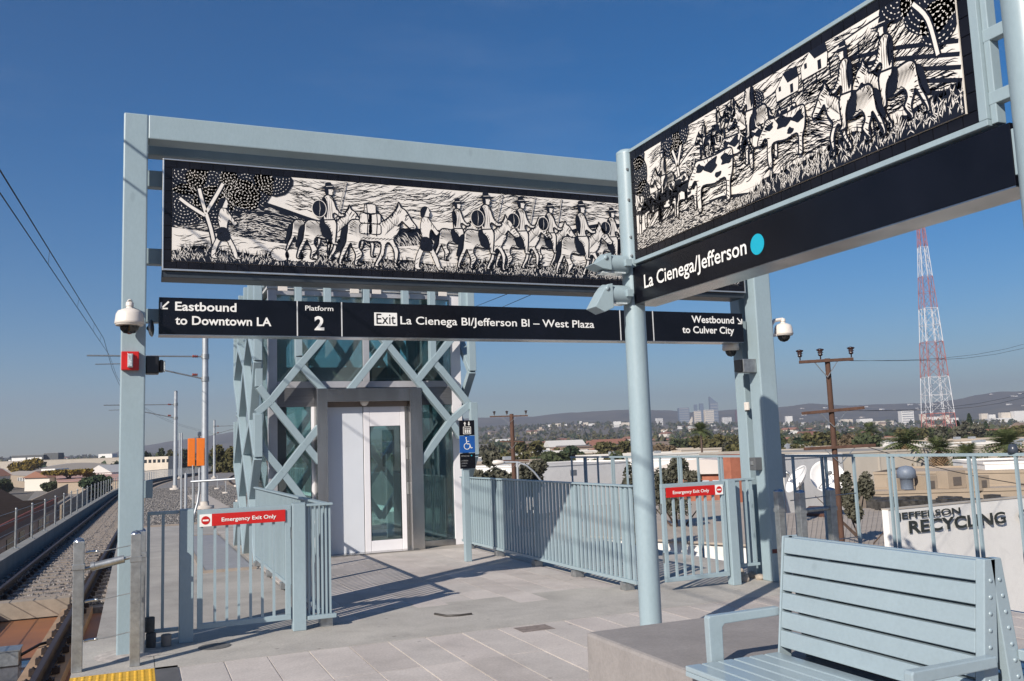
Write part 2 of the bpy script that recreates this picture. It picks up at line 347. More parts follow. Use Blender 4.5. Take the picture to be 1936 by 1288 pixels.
yt = MB().box(-.419, .149, -8, 7.48, -.03, -.002); YT = yt.build('tactile_strip', YELL, PL)
tb = MB()
for i in range(11):
    for k in range(34):
        x = -.40+.05*i+.02; y = 7.46-.05*k-.02
        tb.lathe((x, y, -.002), [(.014, 0), (.0125, .003), (.009, .0048), (.0, .005)], 8)
o = tb.build('tactile_dome', YELL, YT); o['kind'] = 'stuff'
c = MB(); q = G(1015, 1187); c.box(q.x-.18, q.x+.12, q.y-.12, q.y+.1, -.006, .001); c.build('floor_hatch', mat('patched_mortar', (.22, .18, .16), .9, vary=.3, scale=18, bump=.4), PL)
# mess of wet tape on floor
q0 = G(822, 1162); c = MB(); c.path([G(822, 1161, .006), G(845, 1165, .006), G(868, 1164, .006), G(892, 1161, .006)], .012, 6)
tag(c.build('floor_debris', mat('dark_wet_debris', (.04, .035, .03), .5)), 'dark scrap of wet tape lying on the concrete floor band', 'debris')
q = G(460, 1199+10)
# under platform edge dark face is the platform itself
# left track: slab pit near, ballast and ties further
pit = MB(); strip(pit, -3.0, -.45, -1.02, -.99, -12, 17.3); tag(pit.build('track_slab', RUST), kind='structure')
pl = MB(); strip(pl, XR-.26, XR+.20, -.99, -.86, -12, 17.25); strip(pl, XL-.22, XL+.26, -.99, -.86, -12, 17.25)
tag(pl.build('rail_plinth', mat('beige_plinth_concrete', (.36, .24, .15), .8, vary=.25, scale=2)), kind='structure')
hb = MB(); hb.box(-2.22, -1.0, 17.3, 17.65, -1.0, -.72); tag(hb.build('track_end_beam', mat('tan_end_beam', (.30, .25, .20), .85, vary=.15)), kind='structure')
pw = MB(); pw.box(-2.30, -1.12, -4, 13.6, -.99, -.984); tag(pw.build('puddle', mat('wet_slab_film', (.045, .04, .045), .08, vary=.4, scale=1.5, spec=.9)), kind='structure')
bb = MB(); strip(bb, -2.98, -.50, -1.02, -.90, 17.35, 22.8); strip(bb, -2.98, 8.9, -1.02, -.90, 22.8, YC1)
tag(bb.build('ballast_bed', BAL), kind='structure')
cb = MB(); strip(cb, -.47, 6.0, -.90, -.52, 22.85, 74); tag(cb.build('centre_ballast', BAL), kind='structure')
def rail_mesh(x, Y0, Y1):
    mb = MB()
    for a, b, z0, z1, mi in ((-.07, .07, RZ-.165, RZ-.150, 0), (-.012, .012, RZ-.15, RZ-.035, 0), (-.035, .035, RZ-.035, RZ-.003, 0), (-.028, .028, RZ-.003, RZ, 1)):
        strip(mb, x+a, x+b, z0, z1, Y0, Y1, 5, mi)
    return mb
trk = empty('left_track', (-1.5, 13, -.9), 'rusty rails on concrete ties curving away left of the platform', 'railway track')
for x in (XR, XL): rail_mesh(x, -12, YC1).build('rail', [RAILM, RAILT], trk)
TSP = .66; tie = MB().box(-1.28, 1.28, -.12, .12, -.12, .0).mesh('tie', TIEC)
for i in range(130):
    Y = 17.95+i*TSP; link('tie', tie, trk, Vector(((XR+XL)/2+shift(Y), Y, RZ-.175+fall(Y)))-trk.location, rng.uniform(-.01, .01)-.02)
far = MB()
for i in range(130, 320):
    Y = 17.95+i*TSP; x = (XR+XL)/2+shift(Y); z = RZ-.175+fall(Y); far.box(x-1.28, x+1.28, Y-.12, Y+.12, z-.12, z)
o = far.build('tie', TIEC, trk); o['kind'] = 'stuff'
clip = MB(); clip.box(-.040, .040, -.055, .055, 0, .07); clip.tube((0, -.04, .075), (0, .04, .075), .016, 6)
clm = clip.mesh('rail_clip', mat('rust_black_clip', (.03, .02, .018), .7, vary=.5, scale=20))
for x in (XR, XL):
    for i in range(33):
        Y = 5.8+i*.62 if i < 19 else 17.95+(i-19)*TSP
        for dx_ in (-.12, .12): link('rail_clip', clm, trk, Vector((x+dx_+shift(Y), Y, (-.86 if Y < 17.2 else RZ-.175+fall(Y))))-trk.location)
rt = empty('right_track', (7.8, 13, -.9), 'right hand track beyond the platform curving off past the lift', 'railway track')
for x in (7.05, 8.5): rail_mesh(x, -8, YC1).build('rail', [RAILM, RAILT], rt)
tt = MB()
for i in range(300):
    Y = 8+i*TSP; x = 7.78+shift(Y); z = RZ-.175+fall(Y); tt.box(x-1.28, x+1.28, Y-.12, Y+.12, z-.12, z)
o = tt.build('tie', TIEC, rt); o['kind'] = 'stuff'
# loose ballast stones
def stones(name, n, fx, seed, s0=.02, s1=.045):
    r = random.Random(seed); mb = MB()
    for i in range(n):
        x, y, z = fx(r); s = r.uniform(s0, s1); pts = []
        for sx, sy, sz in ((1,0,0),(-1,0,0),(0,1,0),(0,-1,0),(0,0,1),(0,0,-1)):
            q = r.uniform(.6, 1.2)*s; pts.append((x+sx*q, y+sy*q, z+sz*q*.8))
        mb.add(pts, [(0,2,4),(2,1,4),(1,3,4),(3,0,4),(2,0,5),(1,2,5),(3,1,5),(0,3,5)], r.choice((0,0,1,2)))
    o = mb.build(name, BALS); tag(o, 'loose grey ballast stones %s' % name.replace('_', ' '), 'gravel', kind='stuff'); return o
def near_left(r):
    Y = 17.7+ (r.random()**1.4)*50; x = r.uniform(-2.95, -.52)
    return x+shift(Y), Y, -.905+fall(Y)+ r.uniform(0, .030)
stones('ballast_stones', 26000, near_left, 5, .02, .05)
def shoulder(r):
    Y = 17.4+(r.random()**1.3)*60; x = r.uniform(-2.95, -2.8-.0); 
    return x+shift(Y)+r.uniform(0, .2), Y, -.86+fall(Y)+r.uniform(0, .08)
stones('shoulder_stones', 5000, shoulder, 6, .03, .06)
def centre(r):
    Y = 22.9+(r.random()**1.5)*60; x = r.uniform(-.42, 5.9)
    return x+shift(Y), Y, -.525+fall(Y)+r.uniform(0, .025)
stones('centre_stones', 32000, centre, 7, .025, .055)
wk = MB(); strip(wk, 1.9, 3.0, -.52, -.44, 24, 60); tag(wk.build('service_path', mat('pale_path_concrete', (.42, .37, .32), .85, vary=.08)), kind='structure')
eb = MB(); eb.box(-.3, 5.9, 22.72, 22.85, -.9, .03); tag(eb.build('platform_end_kerb', TIEC), kind='structure')
kb = MB(); strip(kb, -3.35, -3.08, -1.02, -.45, -12, YC1, 4); tag(kb.build('left_parapet_kerb', mat('parapet_concrete', (.22, .215, .20), .85, vary=.16, scale=1.5)), kind='structure')
kb = MB(); strip(kb, 8.93, 9.15, -1.02, -.62, -8, YC1, 4); tag(kb.build('right_parapet_kerb', WHITEW), kind='structure')
# parapet fence posts: one fence, each post a part
fe = empty('parapet_fence', (-3.2, 20, -.45), 'thin galvanised posts and cables along the left track kerb', 'fence')
pm = MB(); pm.tube((0,0,0), (0,0,.98), .027, 8); pm.lathe((0,0,.98), [(.031,0),(.028,.015),(.0,.03)], 8); pm.box(-.07,.07,-.07,.07,0,.02); pm = pm.mesh('fence_post', GALV)
Yp = [19.4+3.2*i for i in range(55)]
for Y in Yp: link('fence_post', pm, fe, Vector((-3.21+shift(Y), Y, -.45+fall(Y)))-fe.location)
w = MB()
for z in (.2, .45, .7, .93): w.path([(-3.21+shift(Y), Y, -.45+fall(Y)+z) for Y in [12]+Yp], .006, 5)
w.build('cable', GALV, fe)
pk = empty('far_picket_railing', (2, 110, -1), 'fine picket railing along the outside of the distant curve', 'railing')
w = MB(); Y = 100
while Y < 229:
    x = -3.2+shift(Y); z = -.45+fall(Y); w.box(x-.03, x+.03, Y-.03, Y+.03, z, z+1.2); Y += 1.1
strip(w, -3.25, -3.17, .72, .78, 100, 229, 4); o = w.build('picket', GALVL, pk); o['kind'] = 'stuff'
pk = empty('far_picket_railing', (9, 110, -1), 'fine picket railing on the right of the distant curving track', 'railing')
w = MB(); Y = 60
while Y < 229:
    x = 9.05+shift(Y); z = -.62+fall(Y); w.box(x-.03, x+.03, Y-.03, Y+.03, z, z+1.5); Y += .9
strip(w, 9.02, 9.1, .86, .92, 60, 229, 4); o = w.build('picket', GALVL, pk); o['kind'] = 'stuff'
# junction box at lower left
jb = empty('track_junction_box', G(10, 1260, -.99), 'small grey metal box with cable between the rails', 'junction box')
a = jb.location; MB().box(a.x-.2, a.x+.16, a.y-.1, a.y+.25, -.98, -.80).build('box_body', GALV, jb, .01)
MB().box(a.x-.21, a.x+.17, a.y-.11, a.y+.26, -.80, -.785).build('lid', GALV, jb)
MB().path([(a.x+.14, a.y+.1, -.9), (a.x+.35, a.y+.45, -.84), (a.x+.6, a.y+.75, -.85), (a.x+.75, a.y+.8, -.8)], .02, 8).build('cable', BLACKP, jb)
# tall fence on the right
tf = empty('tall_picket_fence', (9.0, 11, -.62), 'tall pale blue fence of slim posts and one top rail beyond the right track', 'fence')
xf = 9.0
ys = sorted([18.2-1.22*i for i in range(11)]); k = 0
po = MB().box(-.016, .016, -.016, .016, 0, 1.86).mesh('fence_post', PAINT)
y = 18.2; i = 0
while y > 4.5:
    link('fence_post', po, tf, Vector((xf, y, -.62))-tf.location)
    if i % 2 == 1: link('fence_post', po, tf, Vector((xf, y-.075, -.62))-tf.location)
    y -= .615; i += 1
MB().box(xf-.02, xf+.02, 4.4, 18.25, 1.24, 1.275).build('top_rail', PAINT, tf)
MB().box(xf-.02, xf+.02, 4.4, 18.22, -.5, -.46).build('bottom_rail', PAINT, tf)
cap = MB(); q = PX(1915, 850, 9.0); cap.lathe((9.0, q.y, 1.276), [(.0, .10), (.035, .095), (.05, .05), (.055, 0), (.03, -.01)], 14); cap.build('post_cap', mat('dark_cap', (.05,.06,.08), .3), tf)
# ================================================================== PORTAL 1
YF = 8.05
def frame_portal(name, y0, y1, lab, dx=0, ztop=4.50):
    p = empty(name, (3.2, y0, 0), lab, 'sign frame')
    MB().box(-.125+dx, .068+dx, y0, y1, 0, ztop).build('post', PAINT, p, .012)
    MB().box(6.335, 6.555, y0, y1, 0, ztop).build('post', PAINT, p, .012)
    MB().box(.070+dx, 6.333, y0+.001, y1-.001, ztop-.215, ztop-.001).build('crossbeam', PAINT, p, .010)
    return p
por = frame_portal('sign_portal', YF, YF+.20, 'big pale blue steel portal frame that holds the long sign and mural')
bk = MB(); 
back = empty('rear_support_frame', (3.2, YF+.33, 0), 'slimmer second steel frame close behind the big blue portal', 'support frame')
MB().box(-.10, .062, YF+.33, YF+.47, 0, 4.44).build('post', PAINT, back, .01)
MB().box(6.36, 6.52, YF+.33, YF+.50, 0, 4.44).build('post', PAINT, back, .01)
MB().box(.064, 6.358, YF+.33, YF+.47, 4.25, 4.43).build('crossbeam', PAINT, back, .01)
for z0, z1 in ((3.96, 4.11), (3.26, 3.40), (2.74, 2.86)):
    MB().box(.063, .20, YF+.34, YF+.44, z0, z1).build('bracket', PAINT, back, .006)
    MB().box(6.20, 6.36, YF+.34, YF+.44, z0, z1).build('bracket', PAINT, back, .006)
MB().box(.064, .14, YF+.34, YF+.42, 1.22, 1.37).build('conduit_box', PAINT, back, .006)
mp_ = MB().lathe((-.03, 8.10, 0), [(.26, .001), (.20, .008), (.12, .012), (0, .013)], 18); mp_.build('mortar_patch', mat('patch_mortar', (.40, .36, .33), .9, vary=.3, scale=14, bump=.5), PL)
MB().lathe((.62, 8.02, 0), [(.13, .002), (.13, .004), (0, .0045)], 24, smooth=False).build('drain_cover', mat('dark_drain', (.12, .115, .11), .7, vary=.3, scale=20), PL)
# ---------------------------------------------------------------- print kit
class Print:
    """flat woodcut-style print: polygons in panel coordinates (u right, v up), each layer a hair proud"""
    def __init__(s, o, ux, uz, W, H, seed):
        s.o = Vector(o); s.ux = Vector(ux).normalized(); s.uz = Vector(uz).normalized(); s.n = s.ux.cross(s.uz); s.W = W; s.H = H
        s.mb = MB(); s.r = random.Random(seed)
    def P(s, u, v, L): return s.o + s.ux*min(max(u, 0), s.W) + s.uz*min(max(v, 0), s.H) + s.n*(.001+.0007*L)
    def poly(s, pts, ink, L): s.mb.add([s.P(u, v, L) for u, v in pts], [tuple(range(len(pts)))], ink)
    def smooth(s, pts, k=4, closed=True):
        n = len(pts); out = []
        rngk = range(n) if closed else range(n-1)
        for i in rngk:
            g = lambda j: pts[j % n] if closed else pts[min(max(j, 0), n-1)]
            p0, p1, p2, p3 = g(i-1), g(i), g(i+1), g(i+2)
            for q in range(k):
                t = q/k
                out.append(tuple(.5*((2*p1[c])+(-p0[c]+p2[c])*t+(2*p0[c]-5*p1[c]+4*p2[c]-p3[c])*t*t+(-p0[c]+3*p1[c]-3*p2[c]+p3[c])*t**3) for c in (0, 1)))
        if not closed: out.append(pts[-1])
        return out
    def line(s, pts, w, ink, L, taper=True):
        n = len(pts)
        if n < 2: return
        A = []; B = []
        for i, (u, v) in enumerate(pts):
            a = pts[max(i-1, 0)]; b = pts[min(i+1, n-1)]; dx, dy = b[0]-a[0], b[1]-a[1]; d = math.hypot(dx, dy) or 1
            t = i/(n-1); ww = w*(math.sin(math.pi*t)**.6 if taper else 1)/2+.0002
            A.append((u-dy/d*ww, v+dx/d*ww)); B.append((u+dy/d*ww, v-dx/d*ww))
        vs = [s.P(*p, L) for p in A+B]; s.mb.add(vs, [(i, i+1, n+i+1, n+i) for i in range(n-1)], ink)
    def outlined(s, pts, w, L, fill=0, k=3, line_ink=1):
        q = s.smooth(pts, k); s.poly(q, fill, L); s.line(q+[q[0]], w, line_ink, L+1, False); return q
    def tf(s, pts, u, v, sc, flip=1, hs=None): return [(u+flip*x*sc, v+y*(hs or sc)) for x, y in pts]
    def hatch(s, u0, u1, v0, v1, n, ang, ln, w, ink, L, inside=None, wob=.3):
        for _ in range(n):
            u = s.r.uniform(u0, u1); v = s.r.uniform(v0, v1)
            if inside and not inside(u, v): continue
            a = ang(u, v) if callable(ang) else ang
            a += s.r.uniform(-.12, .12); l = ln*s.r.uniform(.5, 1.3); pts = []
            for i in range(5):
                t = i/4-.5; b = a+wob*math.sin(t*3+u*5); pts.append((u+math.cos(b)*l*t, v+math.sin(b)*l*t))
            if inside and not (inside(*pts[0]) and inside(*pts[-1])): continue
            s.line(pts, w*s.r.uniform(.6, 1.3), ink, L)
    def grass(s, u0, u1, base, h, L, dens=90, top=None):
        n = int((u1-u0)*dens); top = top or (lambda u: base+h*.55)
        k = 60; pts = [(u0, base)]+[(u0+(u1-u0)*i/k/1.0, top(u0+(u1-u0)*i/k)+s.r.uniform(-.015, .02)) for i in range(k+1)]+[(u1, base)]
        s.poly(pts, 1, L)
        for i in range(n):
            u = s.r.uniform(u0, u1); b = top(u)-.02; le = s.r.uniform(-.03, .03); hh = s.r.uniform(.02, .06)
            s.poly([(u-.004, b), (u+.004, b), (u+le, b+hh+.02)], 1, L)
        for i in range(n*3):
            u = s.r.uniform(u0, u1); b = base+s.r.uniform(0, 1)*max(.01, (top(u)-base-.03)); le = s.r.uniform(-.035, .035); hh = s.r.uniform(.02, .06); w = s.r.uniform(.002, .005)
            s.line([(u, b), (u+le*.35, b+hh*.5), (u+le, b+hh)], w*1.6, 0, L+1)
    def crown(s, blobs, L, dot=.0105, sp=.027):
        for (u, v, r) in blobs:
            pts = [(u+math.cos(a)*r*s.r.uniform(.93, 1.06), v+math.sin(a)*r*s.r.uniform(.93, 1.06)) for a in [i*2*math.pi/26 for i in range(26)]]
            s.poly(pts, 1, L)
        for (u, v, r) in blobs:
            rr = sp
            while rr < r*.96:
                n = int(2*math.pi*rr/sp)
                for i in range(n):
                    a = i*2*math.pi/n+rr*9; x = u+math.cos(a)*rr+s.r.uniform(-.002, .002); y = v+math.sin(a)*rr+s.r.uniform(-.002, .002)
                    if not (0.004 < x < s.W-.004 and .004 < y < s.H-.004): continue
                    d = dot*s.r.uniform(.5, 1); b = a+1.57; c, e = math.cos(b)*d, math.sin(b)*d
                    s.poly([(x-c, y-e), (x+e*.45, y-c*.45), (x+c, y+e), (x-e*.45, y+c*.45)], 0, L+1)
                rr += sp*1.05
    def dress(s, q, L, n=30, w=.005, ln=.05, ang=-1.2):   # ink strokes along the inner edge of a figure
        cx = sum(p[0] for p in q)/len(q); cy = sum(p[1] for p in q)/len(q)
        for i in range(n):
            p = s.r.choice(q); t = s.r.uniform(.1, .28)
            a = (p[0]+(cx-p[0])*.03, p[1]+(cy-p[1])*.03); b = (p[0]+(cx-p[0])*t+.01, p[1]+(cy-p[1])*t)
            s.line([a, ((a[0]+b[0])/2, (a[1]+b[1])/2), b], w, 1, L)
HORSE = [(-.50,.60),(-.46,.72),(-.36,.77),(-.10,.74),(.10,.76),(.26,.88),(.36,1.02),(.40,1.12),(.44,1.03),(.52,.98),(.62,.82),(.70,.72),(.68,.66),(.60,.66),(.50,.74),(.44,.78),(.40,.62),(.34,.52),(.30,.44),
         (.38,.26),(.34,.02),(.42,.0),(.30,-.01),(.30,.24),(.22,.40),(.16,.36),(.12,.18),(.02,.02),(.08,-.01),(-.04,.0),(.06,.22),(.06,.40),(-.12,.40),(-.26,.42),(-.30,.30),(-.24,.18),(-.34,.02),(-.26,-.01),(-.38,.0),(-.36,.16),(-.42,.30),(-.44,.36),(-.52,.20),(-.60,.02),(-.52,-.01),(-.64,.0),(-.60,.20),(-.52,.38)]
TAIL = [(-.49,.66),(-.58,.60),(-.62,.40),(-.66,.22),(-.58,.26),(-.53,.42),(-.49,.54)]
RIDER = [(-.10,.72),(-.13,.95),(-.14,1.16),(-.08,1.27),(.0,1.29),(.08,1.22),(.13,1.05),(.22,.94),(.30,.93),(.30,.88),(.20,.87),(.10,.93),(.07,.86),(.14,.72),(.13,.50),(.12,.36),(.20,.31),(.05,.31),(.03,.50),(-.02,.64)]
HEAD = [(-.06,1.30),(-.08,1.40),(-.04,1.47),(.05,1.47),(.075,1.40),(.095,1.37),(.07,1.35),(.06,1.29)]
HAT = [(-.21,1.41),(-.09,1.455),(-.075,1.52),(-.03,1.545),(.04,1.54),(.08,1.46),(.22,1.47),(.10,1.42),(-.08,1.40)]
SADDLE = [(-.18,.77),(-.16,.50),(-.08,.42),(.12,.44),(.14,.60),(.12,.77)]
def figure(p, u, v, s, flip=1, L=6, rider=True, pack=False, lance=False, dark=False):
    T = lambda pts: p.tf(pts, u, v, s, flip)
    p.outlined(T(TAIL), .006, L, 1)
    q = p.outlined(T(HORSE), .013, L, 0); p.dress(q, L+2, 150, .0065)
    for i in range(8): # mane
        t = i/7; x = .12+.24*t; y = .78+.26*t; p.line(T([(x, y), (x-.01, y-.07), (x+.03, y-.13)]), .007, 1, L+2)
    p.line(T([(.66,.70), (.5,.66), (.3,.72), (.18,.86)]), .005, 1, L+2, False)
    p.line(T([(.54,.90), (.5,.80)]), .006, 1, L+2, False); p.poly(T([(.53,.90), (.56,.91), (.555,.88)]), 1, L+2)
    for i in range(16):
        a = -.46+.022*i; p.line(T([(a, .74), (a+.02, .64), (a+.01, .52-.01*i)]), .0045, 1, L+2)
    for i in range(9): p.line(T([(-.28+.06*i, .43), (-.22+.06*i, .47), (-.16+.06*i, .45)]), .007, 1, L+2)
    for i in range(7): p.line(T([(.14+.035*i, .52+.03*i), (.20+.03*i, .60+.03*i), (.20+.03*i, .70+.03*i)]), .005, 1, L+2)
    if pack:
        for (x, y) in ((-.18, .62), (-.02, .62), (-.18, .80), (-.02, .80), (-.10, .96)):
            qq = p.outlined(T([(x-.09, y-.08), (x-.10, y), (x-.08, y+.08), (x+.08, y+.085), (x+.10, y), (x+.08, y-.08)]), .008, L+3, 0); p.dress(qq, L+5, 16, .004)
        for x in (-.16, 0): p.line(T([(x, .50), (x+.02, .75), (x, 1.05)]), .008, 1, L+5, False)
    if rider:
        p.poly(p.smooth(T(SADDLE), 3), 1, L+3)
        if lance: p.line(T([(.18, .90), (.34, 1.75)]), .012, 1, L+3, False); p.line(T([(.18, .90), (.34, 1.75)]), .005, 0, L+4, False)
        q = p.outlined(T(RIDER), .012, L+4, 0); p.dress(q, L+6, 80, .006)
        p.poly(p.smooth(T([(-.13,.95),(-.14,1.14),(-.09,1.24),(-.04,1.1),(-.06,.82)]), 3), 1, L+6)
        for x in (-.08, -.04, 0, .04): p.line(T([(x, 1.2), (x+.01, 1.0), (x+.02, .78)]), .0045, 1, L+6)
        p.line(T([(-.10,.78), (.10, .80)]), .010, 1, L+6, False)
        p.outlined(T(HEAD), .006, L+4, 0); p.poly(p.smooth(T([(-.07,1.30),(-.08,1.42),(-.03,1.44),(-.01,1.36),(-.02,1.29)]), 2), 1, L+6)
        p.poly(T([(.035,1.395),(.055,1.40),(.05,1.385)]), 1, L+6)
        p.poly(p.smooth(T(HAT), 3), 1, L+7); p.line(T([(-.06,1.455), (.07,1.47)]), .004, 0, L+8, False)
        if lance: # round shield
            c = [(-.20+.14*math.cos(i*.524), 1.0+.17*math.sin(i*.524)) for i in range(12)]
            p.outlined(T(c), .006, L+7, 1, 2, 0); p.line(T([(-.19,1.15),(-.18,1.0),(-.2,.84)]), .004, 0, L+8)
def mule_walker(p, u, v, s, L=7):
    T = lambda pts: p.tf(pts, u, v, s)
    body = [(-.05,.55),(-.10,.80),(-.04,1.02),(.04,1.02),(.12,.92),(.26,.74),(.30,.76),(.22,.66),(.12,.78),(.08,.60),(.14,.42),(.24,.22),(.30,.03),(.38,.0),(.24,-.01),(.14,.20),(.02,.42),(-.10,.22),(-.14,.03),(-.06,-.01),(-.22,.0),(-.20,.22),(-.10,.45)]
    q = p.outlined(T(body), .007, L, 0); p.dress(q, L+2, 40, .0045)
    p.poly(p.smooth(T([(-.11,.38),(-.08,.60),(.08,.60),(.14,.38),(.02,.34)]), 3), 1, L+2)
    p.outlined(T([(x+.02, y-.27) for x, y in HEAD]), .006, L+2, 0); p.poly(p.smooth(T([(-.08,1.0),(-.09,1.14),(-.02,1.22),(.05,1.21),(.02,1.12),(-.02,1.02)]), 3), 1, L+4)
COW = [(-.55,.55),(-.50,.66),(-.20,.66),(.10,.68),(.26,.70),(.34,.62),(.46,.50),(.50,.40),(.44,.36),(.34,.44),(.28,.38),(.30,.20),(.28,.0),(.20,.0),(.20,.22),(.14,.32),(-.12,.28),(-.34,.30),(-.38,.20),(-.36,.0),(-.44,.0),(-.46,.22),(-.52,.34)]
def cow(p, u, v, s, flip=1, L=5, patch=True):
    s_ = u*3+v
    T = lambda pts: p.tf(pts, u, v, s, flip)
    q = p.outlined(T(COW), .011, L, 0); p.dress(q, L+2, 90, .0055)
    if patch:
        for (x, y, a) in ((-.40,.53,.12),(-.08,.55,.15),(.20,.58,.09),(-.22,.38,.07)):
            ph = s_*7+x*9; p.poly(p.smooth(T([(x+a*math.cos(i*.785)*(1+.35*math.sin(i*2.3+ph)), min(.655, y+a*.62*math.sin(i*.785)*(1+.3*math.sin(i*1.9+ph)))) for i in range(8)]), 3), 1, L+2)
    p.line(T([(.34,.62),(.30,.76),(.38,.84)]), .014, 1, L+2); p.line(T([(.34,.62),(.30,.76),(.38,.84)]), .008, 0, L+3)
    p.line(T([(.38,.60),(.50,.70),(.52,.82)]), .014, 1, L+2); p.line(T([(.38,.60),(.50,.70),(.52,.82)]), .008, 0, L+3)
    p.poly(T([(.39,.50),(.41,.51),(.41,.48)]), 1, L+3); p.line(T([(-.54,.58),(-.60,.42),(-.58,.22)]), .010, 1, L+2)
def border_tiles(parent, o, ux, uz, W, H, b, ts, dep):
    """black tiles round the picture, each a tile of its own"""
    ux = Vector(ux).normalized(); uz = Vector(uz).normalized(); n = ux.cross(uz); o = Vector(o)
    def tile(u0, u1, v0, v1):
        g = .0022; P = [o+ux*u+uz*v for u, v in ((u0+g, v0+g), (u1-g, v0+g), (u1-g, v1-g), (u0+g, v1-g))]
        return MB().prism(P, n*dep).build('tile', BTILE, parent)
    k = int(W/ts); w = W/k
    for i in range(k): tile(i*w, (i+1)*w, 0, b); tile(i*w, (i+1)*w, H-b, H)
    k = int((H-2*b)/ts); h = (H-2*b)/k
    for i in range(k): tile(0, b, b+i*h, b+(i+1)*h); tile(W-b, W, b+i*h, b+(i+1)*h)
# ---------------------------------------------------------------- mural 1
YM = 8.13
X0, X1, Z0, Z1 = .19, 6.27, 3.155, 4.145
mu = empty('mural_panel', (3.2, YM, Z0), 'long black and cream woodcut mural with riders and pack mules under the portal beam', 'mural')
MB().box(X0+.01, X1-.01, YM+.02, YM+.24, Z0+.01, Z1-.01).build('backing_box', mat('dark_steel_back', (.03, .045, .05), .5), mu)
for a in ((X0, X1, Z1-.012, Z1), (X0, X1, Z0, Z0+.016)): MB().box(a[0], a[1], YM-.012, YM+.25, a[2], a[3]).build('trim', SILVER, mu, .002)
for a in ((X0, X0+.012), (X1-.012, X1)): MB().box(a[0], a[1], YM-.011, YM+.249, Z0+.0165, Z1-.0125).build('trim', SILVER, mu, .002)
MB().box(X0+.0, X1, YM+.02, YM+.27, Z0-.055, Z0-.002).build('lower_channel', mat('dark_channel', (.05, .06, .07), .4, .4), mu, .003)
MB().box(X0+.013, X1-.013, YM+.004, YM+.018, Z0+.018, Z1-.014).build('grout_bed', GROUT, mu)
border_tiles(mu, (X0+.014, YM+.004, Z0+.019), (1,0,0), (0,0,1), X1-X0-.028, Z1-Z0-.034, .062, .10, .010)
b = .078
p = Print((X0+b, YM-.003, Z0+b+.004), (1,0,0), (0,0,1), X1-X0-2*b, Z1-Z0-2*b-.004, 11)
MB().prism([p.P(0,0,0)+Vector((0,.008,0)), p.P(p.W,0,0)+Vector((0,.008,0)), p.P(p.W,p.H,0)+Vector((0,.008,0)), p.P(0,p.H,0)+Vector((0,.008,0))], (0,-.0075,0)).build('picture_ground', CREAM, mu)
W, H = p.W, p.H
ridge1 = lambda u: .46 + .10*math.sin(u*1.5+.9) + .06*math.sin(u*3.3) - (.10 if 4.2 < u < 4.6 else 0)*0
ridge2 = lambda u: .34+.06*math.sin(u*1.9+2.2)
# sky strokes
p.hatch(1.0, W, .50, H, 1500, lambda u, v: .25*math.sin(u*2.1+v*3)+.15, .12, .0045, 1, 1, lambda u, v: 0 < v < H-.002 and 0 < u < W and v > ridge1(u)+.02)
p.line([(u*.1, H-.12+.05*math.sin(u*.7)) for u in range(10, int(W*10))], .006, 1, 1, False)
# hills
pts = [(0, .20)]+[(i*.08, ridge1(i*.08)) for i in range(int(W/.08)+1)]+[(W, ridge1(W)), (W, .2)]
p.poly(pts, 1, 2)
p.hatch(0, W, .1, .62, 3000, lambda u, v: -.35+.5*math.sin(u*1.7+1), .10, .0055, 0, 3, lambda u, v: v < ridge1(u)-.035 and 0 < u < W)
p.poly([(0, .10)]+[(i*.08, ridge2(i*.08)-.09) for i in range(int(W/.08)+1)]+[(W, .1)], 0, 4)
p.hatch(0, W, .12, .40, 900, .08, .10, .005, 1, 5, lambda u, v: v < ridge2(u)-.10 and 0 < u < W)
# tree, left
p.crown([(.10, .80, .20), (.33, .74, .22), (.62, .74, .24), (.86, .80, .17), (.10, .50, .19), (.34, .52, .18), (.58, .62, .16)], 6)
for q in ([(.36,.10),(.32,.30),(.26,.50),(.22,.66)], [(.28,.45),(.36,.60),(.42,.72)], [(.27,.42),(.14,.50),(.06,.56)]):
    q = p.smooth(q, 4, False); p.line(q, .05, 1, 8, False); p.line(q, .026, 0, 9, False)
p.grass(0, W, .0, .18, 10, 70, lambda u: .10+.025*math.sin(u*7)+.02*math.sin(u*2.3))
mule_walker(p, .42, .05, .44, 12)
for i in range(3): # bundles on the ground
    q = p.outlined([(.86+i*.13, .05), (.83+i*.13, .11), (.87+i*.13, .16), (.96+i*.13, .15), (.99+i*.13, .09), (.95+i*.13, .045)], .008, 12, 0); p.dress(q, 14, 18, .004)
for (u_, s_) in ((1.22, .40), (1.62, .42), (2.62, .40), (3.62, .42), (4.34, .42), (4.55, .40), (5.02, .42)): figure(p, u_, .13, s_, 1, 9, u_ > 2.5, False, u_ > 3)
figure(p, 1.36, .08, .47, 1, 14, True, False, True)
figure(p, 1.80, .04, .56, 1, 17, False, True)
mule_walker(p, 2.28, .03, .50, 24)
figure(p, 2.92, .06, .50, 1, 22, True, False, True)
figure(p, 3.30, .09, .47, 1, 14, True, False, True)
figure(p, 3.98, .05, .50, 1, 16, True)
figure(p, 4.80, .06, .50, 1, 16, True)
figure(p, 5.25, .08, .47, 1, 20, True)
cow(p, 5.72, .05, .5, 1, 14)
p.mb.build('woodcut_print', [CREAM, INK], mu)
